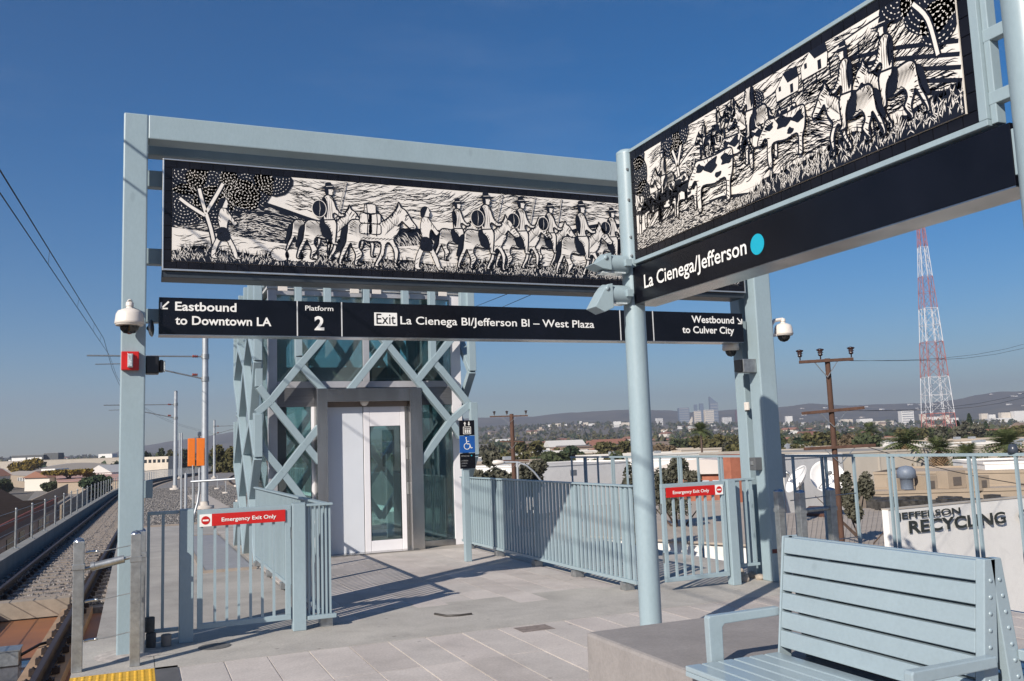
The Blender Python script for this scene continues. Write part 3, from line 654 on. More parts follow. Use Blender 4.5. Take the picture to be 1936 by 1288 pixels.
# ---------------------------------------------------------------- sign 1
YS = 8.15
sg = empty('direction_sign', (3.2, YS, 2.6), 'long black direction sign reading Eastbound to Downtown LA below the mural', 'sign')
SX0, SX1, SZ0, SZ1 = .17, 6.225, 2.60, 2.925
MB().box(SX0, SX1, YS, YS+.20, SZ0+.006, SZ1).build('sign_box', NAVY, sg, .003)
MB().box(SX0, SX1, YS+.002, YS+.198, SZ0, SZ0+.005).build('bottom_tray', STAIN, sg)
for x in (562, 646, 1172, 1234): q = PY(x, 600, YS).x; MB().box(q-.005, q+.005, YS-.003, YS+.001, SZ0+.006, SZ1).build('divider', SEAM, sg)
def signtext(s, xa, xb, yb, yt, Y=YS, parent=sg, M=WHITE, bold=.02, name='lettering', proud=.003):
    a = PY(xa, yb, Y); b_ = PY(xb, yb, Y); t = PY(xa, yt, Y)
    return text(s, parent, M, (a.x, Y, a.z), (1,0,0), (0,0,1), b_.x-a.x, t.z-a.z, name, bold, proud)
def st(s, xa, xb, y0a, cap, bold=.02, M=WHITE):   # baseline given at its left end
    a = PY(xa, y0a, YS); k = PY(xa, y0a-cap, YS); x1 = PY(xb, y0a, YS).x
    return text(s, sg, M, (a.x, YS, a.z), (1,0,0), (0,0,1), x1-a.x, k.z-a.z, 'lettering', bold)
st('Eastbound', 331, 447, 587, 17)
st('to Downtown LA', 331, 513, 613.5, 17)
st('Platform', 577, 630, 587, 9.5, .008)
st('2', 594.5, 613, 623.5, 26, .03)
MB().box(PY(707.5,600,YS).x, PY(750.5,600,YS).x, YS-.003, YS+.001, PY(729,616,YS).z, PY(729,591.5,YS).z).build('exit_plate', WHITE, sg)
a = PY(711.5, 612.5, YS); text('Exit', sg, NAVY, (a.x, YS, a.z), (1,0,0), (0,0,1), PY(747.5, 612.5, YS).x-a.x, .103, 'lettering', .0, .005)
st('La Cienega Bl/Jefferson Bl \u2013 West Plaza', 757, 1123, 613, 15.5, .010)
st('Westbound', 1307.5, 1387.5, 610, 13.5)
st('to Culver City', 1290, 1388, 629.5, 13.5)
def arrow(parent, c, dirx, L, Y, M=WHITE):
    c = Vector(c); d = Vector((dirx, 0, -1)).normalized(); s = Vector((0, -.002, 0))
    tip = c + d*L*.5; tail = c - d*L*.5; n = Vector((-d.z, 0, d.x))
    mb = MB(); w = L*.16
    def bar(a, b, w): 
        t = (b-a).normalized(); nn = Vector((-t.z, 0, t.x)); mb.prism([a+nn*w/2, b+nn*w/2, b-nn*w/2, a-nn*w/2], s)
    bar(tail, tip-d*w*.4, w)
    bar(tip, tip+Vector((-dirx, 0, 0))*L*.62, w*.9); bar(tip, tip+Vector((0,0,1))*L*.62, w*.9)
    mb.build('arrow', M, parent)
q = PY(312, 577, YS); arrow(sg, (q.x, YS-.001, q.z), -1, .085, YS)
q = PY(1398, 607, YS); arrow(sg, (q.x, YS-.001, q.z), 1, .085, YS)
# ================================================================== POLES + MURAL 2 + STATION SIGN
XP = 3.62
def round_pole(y, lab):
    p_ = empty('round_pole', (XP, y, 0), lab, 'pole', 'round poles holding the station mural')
    MB().tube((XP, y, 0), (XP, y, 3.86 if y > 4 else 4.2), .084, 32, cap=True).build('shaft', PAINT, p_)
    t = 3.86 if y > 4 else 4.2
    MB().lathe((XP, y, t), [(.085, -.02), (.084, .0), (.06, .018), (0, .024)], 32).build('cap', PAINT, p_)
    MB().lathe((XP, y, 0), [(.14, 0), (.14, .015), (.085, .016)], 24).build('base_plate', PAINT, p_)
    return p_
pA = round_pole(6.09, 'full-height pale blue round pole standing beyond the concrete block')
pB = round_pole(2.61, 'pale blue round pole cut off by the right edge of the photo')
X2 = XP-.03
mu2 = empty('mural_panel', (XP, 4.4, 2.93), 'slanting black and cream woodcut mural with cattle and riders over the station name', 'mural')
MY0, MY1, MZ0, MZ1 = 2.80, 5.985, 2.925, 3.845
MB().box(X2+.012, X2+.10, MY0+.01, MY1-.01, MZ0+.01, MZ1-.01).build('backing_box', mat('dark_steel_back', (.03,.045,.05)), mu2)
for z0, z1 in ((MZ0, MZ0+.03), (MZ1-.025, MZ1)): MB().box(X2-.02, X2+.10, MY0, MY1, z0, z1).build('trim', PAINT, mu2, .003)
MB().box(X2-.019, X2+.099, MY0, MY0+.045, MZ0+.031, MZ1-.026).build('trim', PAINT, mu2, .003)
MB().box(X2-.019, X2+.099, MY1-.014, MY1, MZ0+.031, MZ1-.026).build('trim', PAINT, mu2, .002)
MB().box(X2-.004, X2+.010, MY0+.046, MY1-.015, MZ0+.032, MZ1-.027).build('grout_bed', GROUT, mu2)
PW = MY1-.016-(MY0+.047); PH = MZ1-.028-(MZ0+.033)
border_tiles(mu2, (X2-.004, MY1-.016, MZ0+.033), (0,-1,0), (0,0,1), PW, PH, .06, .085, .008)
b = .062
p = Print((X2-.014, MY1-.016-b, MZ0+.033+b), (0,-1,0), (0,0,1), PW-2*b, PH-2*b, 23)
MB().prism([p.P(0,0,0)+Vector((.009,0,0)), p.P(p.W,0,0)+Vector((.009,0,0)), p.P(p.W,p.H,0)+Vector((.009,0,0)), p.P(0,p.H,0)+Vector((.009,0,0))], (-.009,0,0)).build('picture_ground', CREAM, mu2)
W, H = p.W, p.H
p.hatch(.25, W, .45, H, 1000, .1, .11, .0045, 1, 1, lambda u, v: 0 < u < W and v < H-.003)
hill = lambda u: .30+.30*sm(.1, 1.0, u)+.10*sm(1.4, 2.6, u)
p.poly([(0, .1)]+[(i*.06, hill(i*.06)) for i in range(int(W/.06)+1)]+[(W, hill(W)), (W, .1)], 0, 2)
p.line([(i*.06, hill(i*.06)) for i in range(int(W/.06)+1)], .010, 1, 3, False)
p.hatch(.2, W, .15, .75, 2600, lambda u, v: .12+.3*math.sin(v*9+u), .13, .0055, 1, 3, lambda u, v: v < hill(u)-.01 and 0 < u < W)
for i in range(5): # ploughed rows at right
    p.line([(W-.75+i*.05, .58-i*.055), (W-.35, .48-i*.06), (W, .36-i*.065)], .022, 1, 4, False)
p.crown([(.05,.58,.15), (.12,.42,.10), (.07,.72,.10)], 5, .008, .024)
p.crown([(.52,.70,.13), (.66,.72,.11), (.60,.60,.09)], 5, .008, .023)
p.crown([(1.50,.62,.085)], 5, .006, .018)
p.crown([(W-.12,.66,.20), (W-.33,.74,.13), (W-.10,.50,.12)], 5, .010, .026)
for q in ([(.05,.12),(.06,.30),(.04,.42)], [(.07,.28),(.10,.40)], [(.62,.36),(.60,.50),(.55,.62)], [(.60,.48),(.66,.62)], [(1.50,.42),(1.50,.54)], [(W-.12,.34),(W-.16,.54),(W-.24,.66)]):
    q = p.smooth(q, 4, False); p.line(q, .040, 1, 7, False); p.line(q, .020, 0, 8, False)
# cabins
for (u, v, s) in ((1.70,.575,.13), (1.93,.62,.14)):
    p.outlined([(u, v-.03), (u, v+.35*s), (u+.6*s, v+.9*s), (u+1.5*s, v+.9*s), (u+1.6*s, v+.3*s), (u+1.5*s, v-.03)], .006, 7, 0, 1)
    p.poly([(u+.55*s, v+.95*s), (u+1.5*s, v+.95*s), (u+1.62*s, v+.42*s), (u+.85*s, v+.40*s)], 1, 9)
    p.poly([(u+.22*s, v+.2*s), (u+.22*s, v+.42*s), (u+.38*s, v+.42*s), (u+.38*s, v+.2*s)], 1, 9); p.poly([(u+1.0*s, v-.02), (u+1.0*s, v+.25*s), (u+1.2*s, v+.25*s), (u+1.2*s, v-.02)], 1, 9)
for k in range(3): p.line([(1.70, .50+.03*k), (2.0, .54+.03*k), (2.4, .545+.03*k)], .006, 1, 6, False)
for k in range(7): u = 1.72+k*.11; p.line([(u, .48+.04*min(1, (u-1.7)*3)), (u, .60+.02*min(1, (u-1.7)*3))], .010, 1, 6, False)
p.poly([(0, 0), (0, .13), (.5, .16), (1.1, .13), (1.5, .05), (1.7, 0)], 1, 6)
p.hatch(0, 1.6, 0, .16, 900, .08, .06, .005, 0, 7, lambda u, v: v < .14-.07*sm(.8, 1.5, u))
p.grass(1.15, W, 0, .2, 10, 90, lambda u: .03+.10*sm(1.1, 1.9, u)+.02*math.sin(u*9))
figure(p, .95, .46, .16, -1, 9, True); figure(p, 1.12, .50, .16, 1, 9, True); figure(p, 1.28, .54, .15, -1, 9, True)
for args in ((.12,.20,.22,-1), (.33,.22,.24,1), (.85,.27,.24,-1), (1.08,.29,.22,-1), (1.75,.34,.22,-1), (.22,.15,.30,-1), (.42,.13,.32,-1), (.66,.12,.34,-1), (.62,.20,.30,1), (1.25,.26,.34,-1), (1.52,.22,.36,-1)): cow(p, *args, L=11)
figure(p, .42, .26, .27, -1, 10, True)
cow(p, .98, .09, .50, -1, 19)
figure(p, 1.45, .32, .34, -1, 12, True)
cow(p, 1.72, .17, .42, -1, 21)
figure(p, 2.56, .09, .385, -1, 12, True); figure(p, 2.28, .07, .39, -1, 24, True)
p.mb.build('woodcut_print', [CREAM, INK], mu2)
# bracket plates to pole B
for z in (3.65, 3.35, 3.05): MB().box(XP-.03, XP+.02, 2.66, 2.80, z-.03, z+.03).build('bracket', PAINT, mu2, .004)
MB().box(XP-.028, XP+.03, 2.765, 2.798, 2.93, 3.86).build('side_channel', PAINT, mu2, .004)
for z in (3.70, 3.45, 3.15, 3.0): MB().lathe((XP-.045, 6.012, z), [(.012, 0), (.010, .008), (.0, .012)], 10, axis=(-.7,-.7,0)).build('bolt', SILVER, mu2)
for z in (3.74, 3.02): MB().box(XP-.01, XP+.04, 5.98, 6.03, z-.03, z+.03).build('bracket', PAINT, mu2)
ss = empty('station_name_sign', (XP, 4.4, 2.6), 'black station sign reading La Cienega/Jefferson with a light blue dot', 'sign')
NY0, NY1, NZ0, NZ1 = 2.70, 6.065, 2.612, 2.905
X3 = XP-.04
MB().box(X3, X3+.22, NY0, NY1, NZ0+.004, NZ1).build('sign_box', NAVY, ss, .003)
MB().box(X3+.001, X3+.219, NY0+.001, NY1-.001, NZ0-.003, NZ0+.0035).build('mirror_tray', STAIN, ss)
MB().box(XP-.035, XP+.05, 2.61, 2.72, NZ0+.05, NZ1-.03).build('bracket', PAINT, ss, .004)
a = PX(1219, 545, X3); b_ = PX(1413, 487, X3)
text('La Cienega/Jefferson', ss, WHITE, (X3, a.y, a.z), (0,-1,0), (0,0,1), a.y-b_.y, .108, 'lettering', .010)
a = PX(1432, 462, X3); MB().lathe((X3-.0005, a.y, a.z), [(.066, 0), (.066, .002), (0, .0021)], 40, axis=(-1,0,0), smooth=False).build('line_dot', mat('cyan_vinyl', (.01, .36, .50), .4, vary=.02), ss)
# ---------------------------------------------------------------- floodlights on pole A
def flood(z, ang, lab):
    f = empty('floodlight', (XP-.20, 6.05, z), lab, 'floodlight', 'floodlights on the round pole')
    r = .075; c = Vector((XP-.27, 6.05, z))
    # horizontal drum running along X, hood pointing away from pole
    prof = []; n = 10
    for i in range(n+1):
        a = math.radians(-20+ang+200*i/n); prof.append((math.cos(a)*r, math.sin(a)*r))
    hood = [(-.02, -.11), (.11, -.16)]
    mb = MB(); x0, x1 = XP-.30, XP-.085
    mb.tube((x0, 6.05, z), (x1, 6.05, z), r, 20)
    mb.build('drum', PAINT, f, .003)
    w = MB(); w.prism([(x0-.012, 6.05-r*.95, z+.03), (x0-.012, 6.05-r*.5, z+r), (x0-.012, 6.05+r*.5, z+r), (x0-.012, 6.05+r*.9, z+.02), (x0-.10, 6.05+.02, z-.045 if ang == 0 else z-.12), (x0-.03, 6.05-r*.8, z-.05)], (.016, 0, 0)); 
    w = MB(); k = z
    P = [(x0+.05, k+r), (x0+.01, k+r*.9), (x0-.03, k+.02), (x0-.11, k-.02-ang*.1), (x0-.03, k-.05-ang*.11), (x0+.05, k-.06-ang*.06)]
    w.prism([(x, 6.05-r-.004, zz) for x, zz in P], (0, 2*r+.008, 0)); w.build('visor', PAINT, f, .004)
    MB().lathe((x0+.0, 6.05-r-.005, k+r*.45), [(.018, 0), (.018, .006), (0, .007)], 12, axis=(0,-1,0)).build('pivot', PAINT, f)
    MB().box(XP-.135, XP-.08, 6.05-r-.02, 6.05-r+.01, k-.025, k+.03).build('clamp', PAINT, f, .003)
    MB().box(XP-.135, XP-.07, 6.03, 6.07, k-.02, k+.02).build('arm', PAINT, f, .003)
    MB().box(x0-.02, x1-.03, 6.05-r*.7, 6.05+r*.7, k-r-.004, k-r+.008).build('lens', LENS, f)
flood(2.93, 0, 'upper pale blue cylindrical floodlight on the left side of the round pole')
flood(2.69, .9, 'lower pale blue floodlight with long hood beside the black sign')
# ---------------------------------------------------------------- portal fittings
def dome(name, c, r, lab, arm=None, s=1):
    d_ = empty(name, c, lab, 'security camera', 'dome cameras on the portal')
    x, y, z = c
    MB().lathe(c, [(.025*s, .085*s), (.028*s, .065*s), (.045*s, .060*s), (r*.80, .042*s), (r*.93, .015*s), (r, -.045*s), (r*1.02, -.062*s), (r*.98, -.066*s)], 32).build('housing', OFFW, d_)
    MB().lathe(c, [(r*.96, -.066*s), (r*.94, -.078*s), (r*.66, -.082*s)], 32).build('ring', OFFW, d_)
    MB().lathe(c, [(r*.68, -.080*s), (r*.62, -.110*s), (r*.40, -.138*s), (0, -.150*s)], 28).build('lens_dome', SMOKE, d_)
    MB().lathe(c, [(.030*s, .082*s), (.030*s, .110*s), (.024*s, .118*s), (0, .12*s)], 16).build('neck', OFFW, d_)
    if arm: arm(d_)
    return d_
q = PY(245, 598, 7.88)
dome('dome_camera', tuple(q), .112, 'white dome camera on the front of the left portal post', lambda d_: (MB().path([(q.x, q.y, q.z+.11), (q.x, q.y+.05, q.z+.13), (q.x, q.y+.17, q.z+.09)], .022, 10).build('arm', OFFW, d_)))
q2 = PY(1481, 622, 8.14)
def armr(d_):
    MB().path([(6.57, 8.15, q2.z-.05), (6.60, 8.15, q2.z+.03), (6.66, 8.15, q2.z+.095), (q2.x, q2.y, q2.z+.11)], .02, 10).build('arm', OFFW, d_)
    MB().box(6.556, 6.59, 8.09, 8.21, q2.z-.10, q2.z+.06).build('wall_plate', OFFW, d_, .006)
    MB().box(6.59, 6.66, 8.12, 8.17, q2.z-.09, q2.z-.06).build('brace', OFFW, d_, .004)
dome('dome_camera', tuple(q2), .105, 'white dome camera hanging outside the right portal post', armr)
q3 = PY(1381, 650, 8.42)
dome('dome_camera', tuple(q3), .095, 'small dome camera half hidden below the right end of the direction sign', lambda d_: (MB().box(q3.x, 6.36, q3.y-.02, q3.y+.02, q3.z+.05, q3.z+.08).build('arm', OFFW, d_)))
rb = empty('fire_alarm_light', (-.05, YF, 2.36), 'square red fire alarm plate with clear strobe on the left post', 'alarm light')
MB().box(-.118, .018, YF-.05, YF-.001, 2.285, 2.44).build('red_plate', RED, rb, .006)
MB().box(-.070, -.028, YF-.075, YF-.0505, 2.305, 2.42).build('strobe_frame', SILVER, rb, .003)
MB().box(-.064, -.034, YF-.088, YF-.0755, 2.312, 2.412).build('strobe_lens', LENS, rb, .004)
sp = empty('side_loudspeaker', (.14, YF+.1, 2.34), 'black loudspeaker on the right side of the left post', 'loudspeaker')
MB().box(.070, .175, YF+.06, YF+.20, 2.265, 2.415).build('box_body', BLACKP, sp, .008)
MB().box(.1755, .21, YF+.085, YF+.175, 2.28, 2.385).build('horn', BLACKP, sp, .01)
MB().box(.2105, .225, YF+.09, YF+.17, 2.285, 2.378).build('front_guard', LENS, sp, .004)
hs = empty('small_side_horn', (.09, 8.3, 2.66), 'small grey rounded horn behind the left dome camera', 'loudspeaker')
MB().lathe((.075, 8.20, 2.66), [(.01, .0), (.03, .02), (.06, .03), (.075, .04), (0, .041)], 16, axis=(.6,-.2,0)).build('horn', GALV, hs)
sb = empty('post_sensor_box', (6.25, 8.15, 2.33), 'grey metal box with dark lens on the left face of the right post', 'sensor')
q = PY(1398, 693, 8.2)
MB().box(q.x-.02, 6.333, 8.10, 8.24, q.z-.075, q.z+.075).build('box_body', GALV, sb, .006)
MB().box(q.x-.05, q.x-.021, 8.11, 8.23, q.z-.06, q.z+.07).build('lens', BLACKP, sb, .004)
q = PY(1408, 878, 8.2); cbx = empty('key_switch_box', q, 'dark grey switch box low on the left face of the right post', 'switch box')
MB().box(6.24, 6.334, 8.12, 8.22, q.z-.07, q.z+.07).build('box_body', mat('dark_grey_box', (.10, .105, .11), .5), cbx, .006)
MB().box(6.232, 6.239, 8.15, 8.19, q.z-.01, q.z+.03).build('key_plate', SILVER, cbx)
q = PY(1487, 880, 8.15); cb2 = empty('conduit_box', q, 'tall grey box on the right face of the right portal post', 'switch box')
MB().box(6.556, 6.62, 8.08, 8.2, q.z-.13, q.z+.13).build('box_body', mat('mid_grey_box', (.28, .29, .29), .5), cb2, .006)
q = PY(1426, 768, 8.3); cb3 = empty('small_white_sensor', q, 'small white sensor high on the left side of the right post', 'sensor')
MB().box(6.30, 6.334, 8.27, 8.33, q.z-.045, q.z+.045).build('box_body', OFFW, cb3, .006); MB().box(6.305, 6.33, 8.28, 8.32, q.z-.06, q.z-.046).build('eye', BLACKP, cb3)
tp = empty('post_tape', (6.44, 8.04, .49), 'dull red tape band low on the right portal post', 'tape')
q = PY(1458, 1043, YF); MB().box(6.333, 6.557, YF-.003, YF-.0005, q.z-.022, q.z+.022).build('tape_band', mat('dull_red_tape', (.12, .03, .025), .6), tp)
# rocks at the right post
rr = random.Random(9)
def rock(x, y, s, lab):
    mb = MB(); bm = bmesh.new(); bmesh.ops.create_icosphere(bm, subdivisions=3, radius=s)
    sd = rr.uniform(0, 99)
    for v in bm.verts:
        n = noise.fractal(v.co*6+Vector((sd, 0, 0)), 1, 2, 3); c_ = noise.cell(v.co*14+Vector((sd, 3, 1)))
        v.co *= 1+.30*n+.05*c_; v.co.z *= .8; v.co.z = max(v.co.z, -s*.55)
    me = bpy.data.meshes.new('rock'); bm.to_mesh(me); bm.free(); me.materials.append(ROCKM)
    o = bpy.data.objects.new('rock', me); COL.objects.link(o); o.location = (x, y, s*.5)
    tag(o, lab, 'rock', 'pale rocks piled against the right post')
for (px_, py_, s, lab) in ((1404, 1098, .075, 'largest pale rock in front of the pile beside the right gate post'), (1422, 1093, .055, 'middle pale rock of the pile by the gate post'), (1437, 1096, .05, 'small pale rock nearest the portal post foot'), (1398, 1086, .06, 'pale rock lying behind the largest one near the gate post')):
    q = G(px_, py_); rock(q.x, q.y, s, lab)
q = G(1408, 1080, .1); rock(q.x-.05, q.y-.05, .055, 'pale rock on top of the pile at the gate post')
# ================================================================== ELEVATOR
EV = empty('lift_tower', (3.4, 14, 0), 'glass lift tower wrapped in a pale blue steel lattice with a white door', 'lift tower')
YW = 14.05; XE0, XE1 = 1.86, 4.97; YB = 16.7; TOP = 4.75
ev = lambda mb, n, M, bev=0: mb.build(n, M, EV, bev)
# corner posts and mullions
for x0, x1 in ((XE0, XE0+.13), (XE1-.17, XE1)):
    ev(box(x0, x1, YW, YW+.13, 0, 4.10), 'corner_post', ALUW if x0 > 3 else MULL, .004)
    ev(box(x0, x1, YB-.13, YB, 0, 4.10), 'corner_post', MULL, .004)
ev(box(XE1-.001, XE1+.006, YW+.02, YB, 0, .12), 'sill', MULL)
ev(box(XE0+.132, XE1-.172, YW-.004, YW+.12, 2.56, 2.66), 'belt_rail', MULL, .004)
ev(box(XE0+.132, XE1-.172, YW-.004, YW+.12, 4.01, 4.10), 'top_rail', MULL, .004)
ev(box(3.33, 3.43, YW, YW+.1, 2.662, 4.008), 'mullion', MULL, .003)
ev(box(XE0-.05, XE1+.05, YW-.08, YB+.1, 4.16, 4.30), 'roof_edge', PAINT, .005)
ev(box(XE0, XE1, YW, YB, 4.302, 4.42), 'roof', MULL)
ev(box(XE0-.02, XE1+.02, YW-.03, YB+.02, 4.102, 4.158), 'roof_gutter', mat('pale_grey_fascia', (.5, .5, .5), .5))
# upper glass
ev(box(XE0+.132, 3.328, YW+.03, YW+.045, 2.662, 4.008), 'window_pane', GLASSM)
ev(box(3.432, XE1-.172, YW+.03, YW+.045, 2.662, 4.008), 'window_pane', GLASS)
# stainless band either side of door head and narrow side lights
ev(box(XE0+.132, 2.588, YW-.002, YW+.08, 2.27, 2.558), 'spandrel_panel', STAIND)
ev(box(4.282, XE1-.172, YW-.002, YW+.08, 2.27, 2.558), 'spandrel_panel', STAIND)
ev(box(2.12, 2.50, YW+.03, YW+.045, .1, 2.268), 'window_pane', GLASS)
ev(box(XE0+.132, 2.118, YW+.01, YW+.10, .0, 2.268), 'dark_jamb', mat('dark_jamb_paint', (.06, .07, .075), .5))
ev(box(2.502, 2.59, YW, YW+.1, 0, 2.268), 'jamb', ALUW, .003)
ev(box(4.282, XE1-.172, YW+.03, YW+.045, .1, 2.268), 'window_pane', GLASS)
ev(box(4.282, XE1-.172, YW-.004, YW+.1, 0, .098), 'sill', STAIN, .003)
ev(box(4.50, 4.54, YW+.25, YW+.3, .02, 2.5), 'inner_rail', mat('teal_rail', (.05, .10, .10), .5))
# door portal
YP = 13.775
ev(box(2.54, 2.70, YP, YW+.2, 0, 2.532), 'door_post', STAIN, .004)
ev(box(4.005, 4.20, YP, YW+.2, 0, 2.532), 'door_post', STAIN, .004)
ev(box(2.702, 4.003, YP+.004, YW+.2, 2.325, 2.53), 'door_header', STAIN, .003)
ev(box(2.702, 4.003, 13.93, YW+.2, 2.252, 2.323), 'header_soffit', mat('tan_header', (.20, .155, .13), .5))
cam_ = MB().lathe((3.30, 13.90, 2.323), [(.07, 0), (.06, -.03), (.03, -.06), (0, -.065)], 16); ev(cam_, 'ceiling_sensor', OFFW)
YD = 13.96
ev(box(2.702, 3.285, YD, YD+.04, .01, 2.25), 'door_panel', DOORW, .003)
fr = MB(); fr.box(3.295, 3.39, YD-.01, YD+.04, .01, 2.25); fr.box(3.89, 3.965, YD-.01, YD+.04, .01, 2.25); fr.box(3.392, 3.888, YD-.008, YD+.04, 1.94, 2.25); fr.box(3.392, 3.888, YD-.008, YD+.04, .01, .17)
dr = ev(fr, 'door', ALUW, .006)
box(3.392, 3.888, YD+.01, YD+.02, .171, 1.939).build('window_pane', GLASS, dr)
gk = MB(); gk.box(3.392, 3.40, YD-.004, YD+.009, .171, 1.939); gk.box(3.88, 3.888, YD-.004, YD+.009, .171, 1.939); gk.build('gasket', BLACKP, dr)
for z in (.95, 1.5): box(3.975, 3.998, YD-.018, YD-.0105, z-.09, z+.09).build('push_plate', SILVER, dr, .002)
ev(box(3.2865, 3.2935, YD+.005, YD+.03, .01, 2.25), 'door_seam', BLACKP)
ev(box(2.60, 4.10, 13.72, YW+.19, .0, .012), 'threshold', STAIN)
ev(box(3.967, 4.003, YD-.01, YD+.03, .0, 2.25), 'jamb', STAIN)
for z in (.6, 1.9): ev(box(2.715, 2.74, YD-.006, YD-.001, z-.05, z+.05), 'hinge', SILVER)
# shaft behind: steel frame and side panes
for y in (YW+.132, ):
    ev(box(XE0+.02, XE0+.03, y, YB-.132, .1, 4.0), 'window_pane', GLASS)
    ev(box(XE1-.03, XE1-.02, y, YB-.132, .1, 4.0), 'window_pane', GLASS)
ev(box(XE0+.132, XE1-.172, YB-.06, YB-.05, .1, 4.0), 'window_pane', GLASS)
TEAL = mat('shaft_teal_steel', (.10, .24, .25), .5)
for x in (2.35, 4.45): ev(box(x, x+.12, YB-.4, YB-.25, 0, 4.05), 'shaft_column', TEAL)
ev(box(2.3, 4.6, YB-.42, YB-.22, 2.45, 2.62), 'shaft_beam', TEAL)
ev(MB().tube((2.2, 15.9, 0), (2.2, 15.9, 4.0), .09, 16), 'lift_ram', TEAL)
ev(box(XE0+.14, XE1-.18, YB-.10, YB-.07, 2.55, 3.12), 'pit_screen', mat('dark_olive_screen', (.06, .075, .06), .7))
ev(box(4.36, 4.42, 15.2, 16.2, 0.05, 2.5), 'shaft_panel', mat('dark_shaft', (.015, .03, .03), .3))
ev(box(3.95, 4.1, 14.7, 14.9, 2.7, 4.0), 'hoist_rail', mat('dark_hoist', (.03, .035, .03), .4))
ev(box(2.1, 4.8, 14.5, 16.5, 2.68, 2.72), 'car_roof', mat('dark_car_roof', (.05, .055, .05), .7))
# white access plates at the top
for x in (535, 671, 713, 838):
    q = PY(x, 541+(x-535)*.035, 13.74); box(q.x-.07, q.x+.07, 13.76, 13.785, q.z-.07, q.z+.09).build('access_plate', OFFW, EV, .003)
# lattice
YL = 13.79
def bar(a, b, kind, plane='F', yy=YL, w=.105):
    off = {'/': 0, '\\': .004, '|': .008}[kind]; dep = .12
    if plane == 'F': A = (a[0], yy+off+dep/2, a[1]); B = (b[0], yy+off+dep/2, b[1]); up = (0,1,0)
    else: A = (plane+off+dep/2, a[0], a[1]); B = (plane+off+dep/2, b[0], b[1]); up = (1,0,0)
    MB().beam(A, B, w, dep, up).build('lattice_bar', PAINT, EV, .006)
N = dict(N1=(2.30,2.90), N2=(3.66,3.24), N3=(4.15,2.65), N4=(4.42,2.96), N5=(5.02,2.25), N6=(4.69,1.99), N7=(1.85,2.345), N8=(2.36,1.69), N9=(2.03,1.28), C1=(1.69,2.57), C2=(1.66,2.18), C3=(1.67,1.84), C4=(1.76,1.62))
for a, b, k in (((2.28,4.30), (2.28,3.01), '|'), ((2.28,3.04), N['N1'], '|'), (N['N1'], (2.68,2.48), '\\'), ((2.68,3.34), N['N1'], '/'), ((2.73,4.30), (2.73,3.42), '|'), ((2.73,3.45), (2.66,3.32), '/'),
                ((3.34,4.30), (3.34,3.62), '|'), ((3.34,3.64), N['N2'], '\\'), ((3.98,3.62), N['N2'], '/'), ((3.98,4.30), (3.98,3.60), '|'), (N['N2'], (3.02,2.46), '/'), (N['N2'], N['N3'], '\\'),
                ((4.43,4.30), (4.42,2.96), '|'), (N['N4'], N['N3'], '/'), ((4.95,3.55), N['N4'], '/'), (N['N4'], (4.55,2.82), '|'), ((4.53,2.85), N['N5'], '\\'), (N['N5'], N['N6'], '/'), (N['N3'], N['N6'], '\\'), (N['N6'], (4.15,1.32), '/'), (N['N6'], (4.87,1.72), '\\'), ((4.97,4.30), (4.96,3.5), '|'),
                (N['N1'], N['N7'], '/'), (N['C1'], N['N7'], '\\'), ((1.69,4.30), N['C1'], '|'), (N['N7'], N['C2'], '/'), (N['C2'], N['C3'], '|'), (N['C3'], N['C4'], '\\'), (N['C4'], N['N9'], '\\'), (N['N7'], N['N8'], '\\'), (N['N8'], (2.62,1.99), '/'), (N['N8'], (2.62,1.37), '\\'), (N['N8'], N['N9'], '/'),
                (N['N9'], (1.72,.92), '/'), (N['N9'], (2.62,.48), '\\'), ((1.72,.92), (1.70,.0), '|'), ((2.60,.53), (2.2,.0), '/')):
    bar(a, b, k)
# header overlaps door portal: bars stop at it.  side lattices (left and right) and rear
def side(plane, rng_, flip):
    ys = [13.78, 14.5, 15.2, 15.95, 16.75]; zs = [4.30, 3.5, 2.9, 2.2, 1.5, .8, 0]
    pts = {}
    for i, y in enumerate(ys):
        for j, z in enumerate(zs): pts[i, j] = (y+rng_.uniform(-.12, .12)*(0 < i < 4), z+rng_.uniform(-.12, .12)*(0 < j < 6))
    for i in range(len(ys)):
        bar(pts[i, 0], pts[i, 1], '|', plane)
        for j in range(1, len(zs)-1):
            if (i+j) % 2 == 0:
                if i+1 < len(ys): bar(pts[i, j], pts[i+1, j+1], '\\', plane)
                if i > 0: bar(pts[i, j], pts[i-1, j+1], '/', plane)
            elif i in (0, 4): bar(pts[i, j], pts[i, j+1], '|', plane)
side(1.60, random.Random(2), 1); side(5.0, random.Random(3), 1)
rg = random.Random(8)
for i in range(5):
    x = 1.7+i*.65
    for j in range(4):
        z = .3+j*1.0; bar((x, z), (x+.65, z+1.0), '/', 'F', 16.8); bar((x+.65, z), (x, z+1.0), '\\', 'F', 16.8)
# ---------------------------------------------------------------- lift signpost
YG = 11.85
lp = empty('lift_signpost', (4.235, YG, 0), 'slim post with stacked lift and wheelchair signs beside the lift door', 'signpost')
box(4.19, 4.28, YG+.01, YG+.09, 0, 1.5).build('post', PAINT, lp, .006)
def plate(z0, z1, M, name='sign_plate'): return box(4.14, 4.365, YG-.012, YG, z0, z1).build(name, M, lp, .003)
plate(1.722, 1.93, NAVY); plate(1.482, 1.716, mat('blue_sign', (.012, .09, .34), .4)); plate(1.265, 1.476, NAVY)
yy = YG-.013
def ppoly(P, name, M=WHITE): MB().prism([(x, yy, z) for x, z in P], (0, -.002, 0)).build(name, M, lp)
fr = MB()
for x0, x1, z0, z1 in ((4.195,4.31,1.74,1.747),(4.195,4.31,1.835,1.842),(4.195,4.202,1.7475,1.8345),(4.303,4.31,1.7475,1.8345)): fr.box(x0, x1, yy-.002, yy, z0, z1)
